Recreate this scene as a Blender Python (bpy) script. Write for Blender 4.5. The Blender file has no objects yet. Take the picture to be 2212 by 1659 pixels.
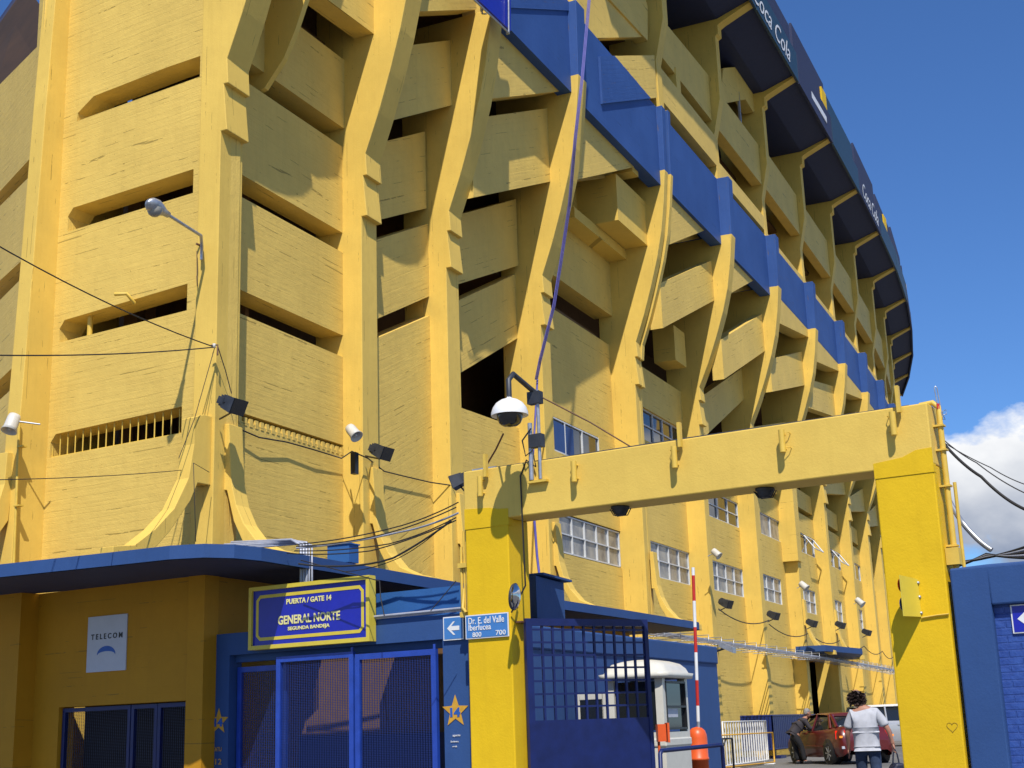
import bpy, bmesh, math, random
from mathutils import Vector, Matrix
random.seed(7)
R_ = math.radians
SC = bpy.context.scene
COL = SC.collection

# ------------------------------------------------------------------ camera
F_PX, W_PX = 2950.0, 2212.0
PITCH, ROLL, EYE = R_(14.2), R_(1.95), 1.55
_f = Vector((0, math.cos(PITCH), math.sin(PITCH)))
_u0 = Vector((1, 0, 0)).cross(_f)
CR = Vector((1, 0, 0))*math.cos(ROLL) - _u0*math.sin(ROLL)
CU = Vector((1, 0, 0))*math.sin(ROLL) + _u0*math.cos(ROLL)
cam = bpy.data.cameras.new('camera'); camo = bpy.data.objects.new('camera', cam); COL.objects.link(camo)
camo.matrix_world = Matrix.Translation((0, 0, EYE)) @ Matrix((CR, CU, -_f)).transposed().to_4x4()
cam.sensor_width = 36; cam.lens = 36*F_PX/W_PX; cam.clip_start = .1; cam.clip_end = 4000
SC.camera = camo

# ------------------------------------------------------------------ world and sun
SUN_EL, SUN_AZ = 53.5, 176.0      # the sun stands behind the photographer
w = bpy.data.worlds.new('World'); SC.world = w; w.use_nodes = True
nt = w.node_tree; N = nt.nodes; L = nt.links; N.clear()
out = N.new('ShaderNodeOutputWorld'); bg = N.new('ShaderNodeBackground'); bg.inputs[1].default_value = .085
sky = N.new('ShaderNodeTexSky'); sky.sky_type = 'NISHITA'; sky.sun_disc = False
sky.sun_elevation = R_(SUN_EL); sky.sun_rotation = R_(SUN_AZ); sky.air_density = 1.0; sky.dust_density = 0; sky.ozone_density = 3.0
tc = N.new('ShaderNodeTexCoord'); sep = N.new('ShaderNodeSeparateXYZ'); L.new(tc.outputs['Generated'], sep.inputs[0])
def wmath(op, a, b, clamp=False):
    n = N.new('ShaderNodeMath'); n.operation = op; n.use_clamp = clamp
    for i, v in enumerate((a, b)):
        if isinstance(v, (int, float)): n.inputs[i].default_value = v
        else: L.new(v, n.inputs[i])
    return n.outputs[0]
mp = N.new('ShaderNodeMapping'); mp.inputs['Scale'].default_value = (1, 1, 1.7); L.new(tc.outputs['Generated'], mp.inputs[0])
nz = N.new('ShaderNodeTexNoise'); nz.inputs['Scale'].default_value = 7.5; nz.inputs['Detail'].default_value = 9; nz.inputs['Roughness'].default_value = .56
L.new(mp.outputs[0], nz.inputs['Vector'])
nz2 = N.new('ShaderNodeTexNoise'); nz2.inputs['Scale'].default_value = 22; nz2.inputs['Detail'].default_value = 5; L.new(mp.outputs[0], nz2.inputs['Vector'])
band = wmath('SUBTRACT', 1, wmath('MULTIPLY', wmath('ABSOLUTE', wmath('SUBTRACT', sep.outputs[2], .142), 0), 15.0))
mask = wmath('ADD', band, wmath('MULTIPLY', wmath('SUBTRACT', nz.outputs['Fac'], .5), 3.2))
mask = wmath('MULTIPLY', mask, 3.6, True)
wisp = wmath('MULTIPLY', wmath('SUBTRACT', nz.outputs['Fac'], wmath('ADD', .50, wmath('MULTIPLY', wmath('ABSOLUTE', sep.outputs[2], 0), 1.6))), 3.0, True)
mask = wmath('MAXIMUM', mask, wmath('MULTIPLY', wisp, .8))
shade = N.new('ShaderNodeMixRGB'); shade.inputs[1].default_value = (3.6, 4.3, 5.8, 1); shade.inputs[2].default_value = (12.0, 12.1, 12.2, 1)
hgt = wmath('ADD', wmath('MULTIPLY', wmath('SUBTRACT', sep.outputs[2], .10), 11), wmath('MULTIPLY', wmath('SUBTRACT', nz2.outputs['Fac'], .5), .9), True)
L.new(hgt, shade.inputs[0])
mixc = N.new('ShaderNodeMixRGB'); L.new(mask, mixc.inputs[0])
wb = N.new('ShaderNodeMixRGB'); wb.blend_type = 'MULTIPLY'; wb.inputs[0].default_value = 1; wb.inputs[2].default_value = (.69, 1.06, 1.58, 1); L.new(sky.outputs[0], wb.inputs[1]); L.new(wb.outputs[0], mixc.inputs[1]); L.new(shade.outputs[0], mixc.inputs[2])
L.new(mixc.outputs[0], bg.inputs[0]); L.new(bg.outputs[0], out.inputs[0])
sl = bpy.data.lights.new('sun', 'SUN'); sl.energy = 5.0; sl.angle = R_(.53); sl.color = (1, .95, .88)
so = bpy.data.objects.new('sun', sl); COL.objects.link(so)
_sd = Vector((math.sin(R_(SUN_AZ))*math.cos(R_(SUN_EL)), math.cos(R_(SUN_AZ))*math.cos(R_(SUN_EL)), math.sin(R_(SUN_EL))))
so.rotation_euler = _sd.to_track_quat('Z', 'Y').to_euler()
SC.view_settings.view_transform = 'Standard'; SC.view_settings.look = 'None'; SC.view_settings.exposure = 0; SC.view_settings.gamma = 1
SC.cycles.max_bounces = 8; SC.cycles.diffuse_bounces = 2; SC.cycles.transparent_max_bounces = 12

# ------------------------------------------------------------------ frames
def ray(x, y):
    v = CR*(x-1106) + CU*(829.5-y) + _f*F_PX
    return v.normalized()
def dep(x, y, Y):                       # the point seen at x, y at a ground depth of Y metres
    d = ray(x, y); t = Y/d.y
    return Vector((0, 0, EYE)) + d*t
class Frame:                            # a vertical plane: along u, outward n
    def __init__(s, o, head=None, u=None, n=None):
        s.o = Vector((o[0], o[1]))
        if u is None: u = (math.sin(R_(head)), math.cos(R_(head)))
        s.u = Vector(u); s.n = Vector(n) if n is not None else Vector((-s.u.y, s.u.x))
        if n is None and s.n.dot(Vector((0, -1))) < 0 and head is not None and head < 0: s.n = -s.n
    def P(s, a, off, z):
        q = s.o + s.u*a + s.n*off
        return Vector((q.x, q.y, z))
    def at(s, x, y, off=0):
        d = ray(x, y); d2 = Vector((d.x, d.y)); A = s.o + s.n*off
        t = A.dot(s.n)/d2.dot(s.n); q = d2*t
        return (q-A).dot(s.u), EYE + d.z*t
HD = R_(24.65)
UU = Vector((math.sin(HD), math.cos(HD))); NN = Vector((math.cos(HD), -math.sin(HD)))
OO = Vector((-4.427, 21.524)) + NN*.05
FR = Frame(OO, u=UU, n=NN)              # long facade
AL = OO + UU*-.6 + NN*-.1
FL = Frame(AL, head=-59)                # corner facade, runs to the left
FP = Frame((0.0667, 17.2999), head=-58.5)  # gateway plane
def crop(x0, y0, wd, ow):
    k = wd/ow/1.47559
    return lambda p: (x0/1.47559+p[0]*k, y0/1.47559+p[1]*k)
CA = crop(700, 0, 800, 2212); CB = crop(1150, 500, 600, 2212); CC = crop(1950, 600, 600, 2212); CD = crop(2000, 900, 600, 2212)
CE = crop(1600, 1250, 600, 2212); CF = crop(1450, 950, 600, 2212); CG = crop(1400, 0, 750, 2212); CH = crop(1700, 400, 550, 1659)
CI = crop(2050, 0, 550, 1659); CJ = crop(2450, 500, 550, 1073); ID = lambda p: p
R11 = crop(0, 0, 1088, 2212); R21 = crop(1088, 0, 1088, 2212); R31 = crop(2176, 0, 1088, 2212)
R12 = crop(0, 816, 1088, 2212); R22 = crop(1088, 816, 1088, 2212); R32 = crop(2176, 816, 1088, 2212)
R13 = crop(0, 1632, 1088, 2212); R23 = crop(1088, 1632, 1088, 2212); R33 = crop(2176, 1632, 1088, 2212)
K3 = crop(2100, 1900, 850, 2212); CS = crop(800, 1650, 800, 2212); CX = crop(2700, 1200, 564, 1871); CM = crop(1300, 1150, 600, 1991)
CW = crop(2300, 1600, 450, 1659); CP = crop(2450, 2150, 550, 2212); CQ = crop(1700, 1900, 700, 2119)

# ------------------------------------------------------------------ materials
MATS = {}
class NT:
    def __init__(s, name):
        s.m = bpy.data.materials.new(name); s.m.use_nodes = True; s.t = s.m.node_tree; s.N = s.t.nodes; s.L = s.t.links
        s.b = s.N['Principled BSDF']
    def n(s, typ, **kw):
        x = s.N.new(typ)
        for k, v in kw.items(): setattr(x, k, v)
        return x
    def link(s, a, b): s.L.new(a, b)
    def math(s, op, a, b=0.0, clamp=False):
        x = s.N.new('ShaderNodeMath'); x.operation = op; x.use_clamp = clamp
        for i, v in enumerate((a, b)):
            if isinstance(v, (int, float)): x.inputs[i].default_value = v
            else: s.L.new(v, x.inputs[i])
        return x.outputs[0]
    def mix(s, f, a, b, typ='MIX'):
        x = s.N.new('ShaderNodeMixRGB'); x.blend_type = typ
        for i, v in enumerate((f, a, b)):
            if isinstance(v, (int, float)): x.inputs[i].default_value = v
            elif isinstance(v, tuple): x.inputs[i].default_value = (*v, 1) if len(v) == 3 else v
            else: s.L.new(v, x.inputs[i])
        return x.outputs[0]
    def noise(s, vec, scale, detail=4, rough=.55):
        x = s.N.new('ShaderNodeTexNoise'); x.inputs['Scale'].default_value = scale; x.inputs['Detail'].default_value = detail; x.inputs['Roughness'].default_value = rough
        s.L.new(vec, x.inputs['Vector']); return x.outputs['Fac']
    def ramp(s, v, a, b):
        x = s.N.new('ShaderNodeMapRange'); x.inputs[1].default_value = a; x.inputs[2].default_value = b; s.L.new(v, x.inputs[0]); return x.outputs[0]
def paint(name, col, boards=True, rough=.6, band=False, crack=(.16, .10, .02), spec=.22, bstr=.75):
    k = NT(name)
    uv = k.n('ShaderNodeUVMap'); uv.uv_map = 'UVMap'
    geo = k.n('ShaderNodeNewGeometry'); pos = geo.outputs['Position']
    big = k.noise(pos, .55, 5, .6); mid = k.noise(pos, 4.0, 6, .65); fine = k.noise(pos, 38, 3, .6)
    base = k.mix(k.ramp(big, .3, .7), tuple(c*.90 for c in col), tuple(min(1, c*1.07) for c in col))
    base = k.mix(k.math('MULTIPLY', k.ramp(mid, .35, .75), .30), base, (col[0]*.80, col[1]*.76, col[2]*.75))
    if band == 'all': base = k.mix(k.ramp(big, .3, .7), (.030, .080, .25), (.042, .105, .31))
    elif band:
        z = k.n('ShaderNodeSeparateXYZ'); k.link(pos, z.inputs[0])
        e = k.math('MULTIPLY', k.math('SUBTRACT', mid, .5), .06)
        lo = k.math('GREATER_THAN', k.math('ADD', z.outputs[2], e), 17.95); hi = k.math('LESS_THAN', k.math('ADD', z.outputs[2], e), 20.08)
        blue = k.mix(k.ramp(big, .3, .7), (.030, .080, .25), (.042, .105, .31))
        blue = k.mix(k.math('MULTIPLY', k.ramp(mid, .45, .8), .25), blue, (.06, .13, .34))
        base = k.mix(k.math('MULTIPLY', lo, hi), base, blue)
    smp = k.n('ShaderNodeMapping'); smp.inputs['Scale'].default_value = (3.2, 3.2, .28); k.link(pos, smp.inputs[0])
    strk = k.noise(smp.outputs[0], 1.6, 6, .7)
    base = k.mix(k.math('MULTIPLY', k.ramp(strk, .52, .78), .24), base, (.66, .64, .62), 'MULTIPLY')
    chip = k.noise(pos, 9, 8, .75); base = k.mix(k.math('MULTIPLY', k.math('GREATER_THAN', chip, .69), .5), base, (.6, .62, .8), 'MULTIPLY')
    hgt = k.math('MULTIPLY', fine, .25)
    if boards:
        mp = k.n('ShaderNodeMapping'); mp.inputs['Scale'].default_value = (1.1, 16, 1); k.link(uv.outputs[0], mp.inputs[0])
        st = k.noise(mp.outputs[0], 1.0, 3, .5)
        mp2 = k.n('ShaderNodeMapping'); mp2.inputs['Scale'].default_value = (.8, 1, 1); k.link(uv.outputs[0], mp2.inputs[0])
        sp = k.n('ShaderNodeSeparateXYZ'); k.link(uv.outputs[0], sp.inputs[0])
        vo = k.n('ShaderNodeCombineXYZ'); k.link(sp.outputs[1], vo.inputs[1])
        wob = k.math('ADD', k.math('MULTIPLY', k.noise(uv.outputs[0], .7, 2), .06), k.math('MULTIPLY', k.noise(vo.outputs[0], 2.3, 2, .7), .42))
        v = k.math('DIVIDE', k.math('ADD', sp.outputs[1], wob), .145)
        fr = k.math('FRACT', k.math('ADD', v, 100.0))
        line = k.math('LESS_THAN', fr, .095)
        mp3 = k.n('ShaderNodeMapping'); mp3.inputs['Scale'].default_value = (.9, 5.0, 1); mp3.inputs['Location'].default_value = (7.3, 2.1, 0); k.link(uv.outputs[0], mp3.inputs[0])
        br = k.noise(mp3.outputs[0], 1.0, 4, .7)
        dash = k.math('GREATER_THAN', br, .585)
        pt = k.n('ShaderNodeTexVoronoi'); pt.inputs['Scale'].default_value = 5.5; k.link(pos, pt.inputs['Vector'])
        pit = k.math('LESS_THAN', pt.outputs['Distance'], k.math('MULTIPLY', k.ramp(mid, .4, .7), .085))
        deep = k.math('MULTIPLY', line, dash)
        base = k.mix(k.math('MULTIPLY', deep, .55), base, crack)
        base = k.mix(k.math('MULTIPLY', pit, .45), base, crack)
        hgt = k.math('ADD', hgt, k.math('MULTIPLY', k.ramp(st, .3, .7), .13))
        hgt = k.math('SUBTRACT', hgt, k.math('MULTIPLY', line, .12))
        hgt = k.math('SUBTRACT', hgt, k.math('MULTIPLY', deep, .8))
        hgt = k.math('ADD', hgt, k.math('MULTIPLY', mid, .6))
    else:
        hgt = k.math('ADD', hgt, k.math('MULTIPLY', mid, .5))
    bp = k.n('ShaderNodeBump'); bp.inputs['Strength'].default_value = bstr; bp.inputs['Distance'].default_value = .02
    k.link(hgt, bp.inputs['Height']); k.link(bp.outputs[0], k.b.inputs['Normal'])
    k.link(base, k.b.inputs['Base Color']); k.b.inputs['Roughness'].default_value = rough; k.b.inputs['Specular IOR Level'].default_value = spec
    return k.m
def plain(name, col, rough=.5, metal=0, spec=.5, var=.12, scale=6, emit=None, coat=0):
    k = NT(name); geo = k.n('ShaderNodeNewGeometry')
    nn = k.noise(geo.outputs['Position'], scale, 5, .6)
    k.link(k.mix(k.ramp(nn, .3, .7), tuple(c*(1-var) for c in col), tuple(min(1, c*(1+var)) for c in col)), k.b.inputs['Base Color'])
    k.b.inputs['Roughness'].default_value = rough; k.b.inputs['Metallic'].default_value = metal; k.b.inputs['Specular IOR Level'].default_value = spec
    if coat: k.b.inputs['Coat Weight'].default_value = coat; k.b.inputs['Coat Roughness'].default_value = .05
    if emit: k.b.inputs['Emission Color'].default_value = (*emit[0], 1); k.b.inputs['Emission Strength'].default_value = emit[1]
    return k.m
YEL = (.78, .54, .125)
M = MATS
M['wall'] = paint('yellow_wall_paint', YEL, bstr=.8)
M['rib'] = paint('yellow_rib_paint', (.81, .55, .112), band=True, bstr=.35)
M['panel'] = paint('yellow_panel_paint', YEL, band=True)
M['bandp'] = paint('blue_band_paint', YEL, band='all', crack=(.02, .04, .10), bstr=.35)
M['beam'] = paint('pale_yellow_render', (.80, .55, .11), boards=False, bstr=.45)
M['post'] = paint('fresh_yellow_paint', (.79, .505, .012), boards=False, bstr=.45)
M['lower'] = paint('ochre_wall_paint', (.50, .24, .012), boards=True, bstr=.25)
M['inner'] = plain('shade_dark_interior', (.17, .09, .035), .9)  # dark tone stands in for the shade of the enclosed interior
M['blue'] = paint('royal_blue_paint', (.034, .085, .235), boards=False, crack=(.02, .03, .06), bstr=.35)
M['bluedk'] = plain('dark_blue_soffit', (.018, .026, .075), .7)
M['bluelt'] = paint('worn_light_blue_paint', (.035, .13, .36), boards=False, bstr=.4)
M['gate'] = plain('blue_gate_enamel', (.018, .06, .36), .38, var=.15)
M['gatedk'] = plain('navy_shaded_enamel', (.006, .015, .095), .45, var=.2)  # navy, darkened to include the beam's shadow on the gate leaf
M['signblue'] = plain('sign_blue', (.012, .018, .36), .25, var=.08)
M['signyel'] = plain('sign_yellow', (.66, .52, .055), .4, var=.06)
M['cream'] = plain('sign_cream', (.78, .72, .30), .4, var=.04)
M['white'] = plain('white_paint', (.78, .78, .76), .4, var=.05)
M['whiteframe'] = plain('white_window_frame', (.62, .63, .62), .4, var=.08)
M['streetblue'] = plain('street_sign_blue', (.055, .20, .50), .35, var=.05)
M['black'] = plain('black_plastic', (.012, .012, .014), .4)
M['dark'] = plain('shade_black', (.006, .005, .004), .9)  # near-black painted in place of the shade behind the canopy gates
M['darkmetal'] = plain('dark_grey_metal', (.045, .05, .06), .5, metal=.3, var=.3)
M['steel'] = plain('galvanised_steel', (.42, .44, .47), .4, metal=.6, var=.2, scale=14)
M['greypipe'] = plain('grey_conduit', (.38, .40, .46), .45, metal=.2, var=.15)
M['yelpipe'] = plain('yellow_painted_pipe', (.70, .47, .07), .5, var=.1)
M['rust'] = plain('rusty_rod', (.13, .06, .03), .7, var=.3)
M['cable'] = plain('black_cable', (.02, .018, .016), .6)
M['violet'] = plain('violet_cable', (.10, .09, .36), .5)
M['horn'] = plain('beige_enamel', (.60, .57, .50), .45, var=.1)
M['orange'] = plain('orange_plastic', (.75, .11, .02), .4, var=.06)
M['red'] = plain('red_paint', (.55, .03, .02), .4)
M['booth'] = plain('cream_fibreglass', (.66, .64, .55), .35, var=.05)
M['carred'] = plain('maroon_car_paint', (.105, .007, .006), .35, var=.04, coat=.5)
M['carsilver'] = plain('silver_car_paint', (.50, .50, .50), .3, metal=.3, var=.03, coat=1)
M['tyre'] = plain('tyre_rubber', (.015, .015, .015), .8)
M['tail'] = plain('red_lamp_lens', (.6, .01, .01), .2, emit=((1, .03, .01), .6))
M['amber'] = plain('amber_lamp_lens', (.7, .2, .02), .2, emit=((1, .3, .02), .6))
M['shirtgrey'] = plain('grey_polo_cloth', (.46, .47, .50), .85, var=.14, scale=9)
M['shirtdark'] = plain('charcoal_shirt_cloth', (.035, .03, .035), .85, var=.2)
M['jeans'] = plain('blue_denim', (.022, .04, .085), .85, var=.4, scale=12)
M['trousers'] = plain('black_trousers_cloth', (.012, .012, .014), .85)
M['skin'] = plain('skin', (.40, .19, .12), .55, var=.08)
M['hairdark'] = plain('dark_brown_hair', (.05, .03, .025), .6, var=.5, scale=30)
M['hairgrey'] = plain('grey_hair', (.22, .21, .20), .7, var=.4, scale=30)
M['bag'] = plain('navy_bag', (.012, .016, .04), .6)
M['chrome'] = plain('chrome', (.6, .6, .6), .08, metal=1, var=.02)
M['signgrey'] = plain('pale_grey_sign', (.50, .52, .58), .45, var=.04)
M['paintblue'] = plain('marking_blue', (.02, .10, .40), .5)
M['starorange'] = plain('star_orange', (.62, .33, .03), .6, var=.12, scale=20)
M['shadesoffit'] = plain('shaded_brown_soffit', (.035, .016, .006), .9, var=.35, scale=.8)  # brown with the underside's shade put into the colour
M['fascia'] = plain('dark_teal_fascia', (.012, .045, .075), .5, var=.2)
k = NT('glass_dark'); k.b.inputs['Base Color'].default_value = (.015, .018, .02, 1); k.b.inputs['Roughness'].default_value = .06; k.b.inputs['Specular IOR Level'].default_value = .8; M['glass'] = k.m
k = NT('frosted_pane'); g_ = k.n('ShaderNodeNewGeometry'); q_ = k.noise(g_.outputs['Position'], 1.6, 3)
k.link(k.mix(k.ramp(q_, .35, .65), (.12, .13, .15), (.40, .37, .30)), k.b.inputs['Base Color']); k.b.inputs['Roughness'].default_value = .25; M['pane'] = k.m
def mesh_mat(name, col, sc, hole):
    k = NT(name); uv = k.n('ShaderNodeUVMap'); uv.uv_map = 'UVMap'
    mp = k.n('ShaderNodeMapping'); mp.inputs['Scale'].default_value = (sc, sc*1.9, 1); k.link(uv.outputs[0], mp.inputs[0])
    v = k.n('ShaderNodeTexVoronoi'); v.inputs['Randomness'].default_value = 0; v.inputs['Scale'].default_value = 1; v.distance = 'MANHATTAN'; v.voronoi_dimensions = '2D'; k.link(mp.outputs[0], v.inputs['Vector'])
    a = k.math('LESS_THAN', v.outputs['Distance'], hole)
    tr = k.n('ShaderNodeBsdfTransparent'); mx = k.n('ShaderNodeMixShader'); k.link(a, mx.inputs[0]); k.link(k.b.outputs[0], mx.inputs[1]); k.link(tr.outputs[0], mx.inputs[2])
    k.b.inputs['Base Color'].default_value = (*col, 1); k.b.inputs['Roughness'].default_value = .45
    k.link(mx.outputs[0], k.N['Material Output'].inputs['Surface']); return k.m
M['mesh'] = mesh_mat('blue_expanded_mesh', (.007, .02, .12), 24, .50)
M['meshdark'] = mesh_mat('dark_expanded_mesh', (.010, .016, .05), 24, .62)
k = NT('asphalt'); g_ = k.n('ShaderNodeNewGeometry'); p_ = g_.outputs['Position']
a1 = k.noise(p_, .35, 5); a2 = k.noise(p_, 60, 3, .7)
c_ = k.mix(k.ramp(a1, .35, .65), (.10, .098, .094), (.16, .155, .148)); c_ = k.mix(k.math('MULTIPLY', k.ramp(a2, .35, .7), .4), c_, (.22, .215, .20))
k.link(c_, k.b.inputs['Base Color']); k.b.inputs['Roughness'].default_value = .9
b_ = k.n('ShaderNodeBump'); b_.inputs['Strength'].default_value = .4; b_.inputs['Distance'].default_value = .01; k.link(a2, b_.inputs['Height']); k.link(b_.outputs[0], k.b.inputs['Normal']); M['asphalt'] = k.m
k = NT('blue_brick'); uv_ = k.n('ShaderNodeUVMap'); uv_.uv_map = 'UVMap'
bt = k.n('ShaderNodeTexBrick'); bt.inputs['Scale'].default_value = 1; bt.inputs['Brick Width'].default_value = .26; bt.inputs['Row Height'].default_value = .075; bt.inputs['Mortar Size'].default_value = .008; bt.inputs['Mortar Smooth'].default_value = .4
k.link(uv_.outputs[0], bt.inputs['Vector']); g_ = k.n('ShaderNodeNewGeometry'); n_ = k.noise(g_.outputs['Position'], 14, 5)
k.link(k.mix(k.ramp(n_, .3, .7), (.022, .06, .26), (.034, .09, .34)), k.b.inputs['Base Color']); k.b.inputs['Roughness'].default_value = .45
b_ = k.n('ShaderNodeBump'); b_.inputs['Strength'].default_value = .8; b_.inputs['Distance'].default_value = .02
k.link(k.math('SUBTRACT', k.math('MULTIPLY', n_, .7), bt.outputs['Fac']), b_.inputs['Height']); k.link(b_.outputs[0], k.b.inputs['Normal']); M['brick'] = k.m

# ------------------------------------------------------------------ mesh builder
class MB:
    def __init__(s): s.v = []; s.f = []; s.uv = []; s.sm = []
    def face(s, pts, uvs=None, smooth=False):
        b = len(s.v); s.v += [tuple(p) for p in pts]; s.f.append(list(range(b, b+len(pts))))
        if uvs is None:
            a = Vector(pts[1])-Vector(pts[0]); a = a.normalized() if a.length > 1e-9 else Vector((1, 0, 0))
            nrm = Vector((0, 0, 0))
            for i in range(len(pts)):
                p, q = Vector(pts[i]), Vector(pts[(i+1) % len(pts)]); nrm += p.cross(q)
            nrm = nrm.normalized() if nrm.length > 1e-12 else Vector((0, 0, 1)); bb = nrm.cross(a)
            uvs = [(Vector(p).dot(a), Vector(p).dot(bb)) for p in pts]
        s.uv.append(uvs); s.sm.append(smooth)
    def hexa(s, P):                       # 8 corners: bottom 4, top 4
        for q in ((0, 1, 2, 3), (7, 6, 5, 4), (0, 4, 5, 1), (1, 5, 6, 2), (2, 6, 7, 3), (3, 7, 4, 0)): s.face([P[i] for i in q])
        return s
    def box(s, c, sx, sy, sz, ux=Vector((1, 0, 0)), uy=None, uz=None):
        c = Vector(c); ux = Vector(ux).normalized()
        if uz is None: uz = Vector((0, 0, 1))
        uz = Vector(uz).normalized()
        if uy is None: uy = uz.cross(ux).normalized()
        P = [c+ux*(a*sx/2)+uy*(b*sy/2)+uz*(d*sz/2) for d in (-1, 1) for a, b in ((-1, -1), (1, -1), (1, 1), (-1, 1))]
        return s.hexa(P)
    def fbox(s, fr, a0, a1, o0, o1, z0, z1):   # box in a frame
        P = [fr.P(a, o, z) for z in (z0, z1) for a, o in ((a0, o0), (a1, o0), (a1, o1), (a0, o1))]
        for q in ((0, 1, 2, 3), (7, 6, 5, 4), (0, 4, 5, 1), (1, 5, 6, 2), (2, 6, 7, 3), (3, 7, 4, 0)):
            pts = [P[i] for i in q]
            s.face(pts, [((Vector((p.x, p.y))-fr.o).dot(fr.u)+(Vector((p.x, p.y))-fr.o).dot(fr.n), p.z) for p in pts])
        return s
    def prism(s, fr, poly, o0, o1, ang=0.0):   # polygon (a, z) at offset o0 extruded back to o1
        ca, sa = math.cos(ang), math.sin(ang)
        uv = [(a*ca+z*sa, -a*sa+z*ca) for a, z in poly]
        s.face([fr.P(a, o0, z) for a, z in poly], uv)
        s.face([fr.P(a, o1, z) for a, z in poly][::-1], uv[::-1])
        n = len(poly)
        for i in range(n):
            (a, z), (b, y) = poly[i], poly[(i+1) % n]
            l = math.hypot(b-a, y-z)
            s.face([fr.P(a, o0, z), fr.P(a, o1, z), fr.P(b, o1, y), fr.P(b, o0, y)], [(0, o0), (0, o1), (l, o1), (l, o0)])
        return s
    def prof(s, fr, poly, a0, a1):             # polygon (off, z) extruded along the frame
        s.face([fr.P(a0, o, z) for o, z in poly], [(z, o) for o, z in poly])
        s.face([fr.P(a1, o, z) for o, z in poly][::-1], [(z, o) for o, z in poly][::-1])
        n = len(poly); acc = 0
        for i in range(n):
            (o, z), (p, y) = poly[i], poly[(i+1) % n]
            l = math.hypot(p-o, y-z)
            s.face([fr.P(a0, o, z), fr.P(a1, o, z), fr.P(a1, p, y), fr.P(a0, p, y)], [(acc, a0), (acc, a1), (acc+l, a1), (acc+l, a0)]); acc += l
        return s
    def tube(s, pts, r, seg=8, caps=True):
        pts = [Vector(p) for p in pts]; rs = r if isinstance(r, (list, tuple)) else [r]*len(pts)
        rings = []; prev = None
        for i, p in enumerate(pts):
            if i == 0: d = pts[1]-p
            elif i == len(pts)-1: d = p-pts[i-1]
            else: d = (pts[i+1]-p).normalized()+(p-pts[i-1]).normalized()
            d = d.normalized() if d.length > 1e-9 else Vector((0, 0, 1))
            ref = prev if prev is not None else (Vector((0, 0, 1)) if abs(d.z) < .9 else Vector((1, 0, 0)))
            x = (ref - d*ref.dot(d)); x = x.normalized() if x.length > 1e-6 else d.orthogonal().normalized()
            prev = x; y = d.cross(x)
            rings.append([p+(x*math.cos(2*math.pi*k/seg)+y*math.sin(2*math.pi*k/seg))*rs[i] for k in range(seg)])
        b = len(s.v)
        for rg in rings: s.v += [tuple(q) for q in rg]
        for i in range(len(rings)-1):
            for k2 in range(seg):
                a = b+i*seg+k2; c = b+i*seg+(k2+1) % seg
                s.f.append([a, c, c+seg, a+seg]); s.uv.append([(0, 0)]*4); s.sm.append(True)
        if caps:
            for rg in (rings[0][::-1], rings[-1]):
                e = len(s.v); s.v += [tuple(q) for q in rg]; s.f.append(list(range(e, e+seg))); s.uv.append([(0, 0)]*seg); s.sm.append(False)
        return s
    def lathe(s, base, axis, prof, seg=24, xax=None, sy=1.0):   # prof: (radius, height)
        base = Vector(base); ax = Vector(axis).normalized(); x = Vector(xax).normalized() if xax is not None else ax.orthogonal().normalized(); y = ax.cross(x)
        b = len(s.v)
        for r, h in prof:
            for k2 in range(seg):
                t = 2*math.pi*k2/seg; s.v.append(tuple(base+ax*h+(x*math.cos(t)+y*math.sin(t)*sy)*r))
        for i in range(len(prof)-1):
            for k2 in range(seg):
                a = b+i*seg+k2; c = b+i*seg+(k2+1) % seg
                s.f.append([a, c, c+seg, a+seg]); s.uv.append([(0, 0)]*4); s.sm.append(True)
        return s
    def build(s, name, mat, parent=None, origin=None, bevel=0, weld=False):
        me = bpy.data.meshes.new(name); o = Vector(origin) if origin is not None else Vector((0, 0, 0))
        me.from_pydata([tuple(Vector(v)-o) for v in s.v], [], s.f)
        me.materials.append(mat if not isinstance(mat, str) else M[mat])
        ul = me.uv_layers.new(name='UVMap'); i = 0
        for f, uv in zip(me.polygons, s.uv):
            for li, q in zip(f.loop_indices, uv): ul.data[li].uv = q
        me.polygons.foreach_set('use_smooth', s.sm)
        bm = bmesh.new(); bm.from_mesh(me)
        if not any(s.sm) or weld: bmesh.ops.remove_doubles(bm, verts=bm.verts, dist=.0004)
        bmesh.ops.recalc_face_normals(bm, faces=bm.faces); bm.to_mesh(me); bm.free()
        ob = bpy.data.objects.new(name, me); COL.objects.link(ob); ob.location = o
        if parent is not None:
            ob.parent = parent; ob.matrix_parent_inverse = parent_mat(parent).inverted()
        if bevel:
            md = ob.modifiers.new('bevel', 'BEVEL'); md.width = bevel; md.segments = 2; md.limit_method = 'ANGLE'; md.angle_limit = R_(40)
        return ob
def parent_mat(p):
    m = p.matrix_basis.copy()
    if p.parent is not None: m = parent_mat(p.parent) @ p.matrix_parent_inverse @ m
    return m
def tag(o, label=None, cat=None, group=None, kind=None):
    if label: o['label'] = label
    if cat: o['category'] = cat
    if group: o['group'] = group
    if kind: o['kind'] = kind
    return o
def thing(name, label, cat, loc, group=None):
    o = bpy.data.objects.new(name, None); COL.objects.link(o); o.location = Vector(loc); o.empty_display_size = .2
    return tag(o, label, cat, group)
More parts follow.
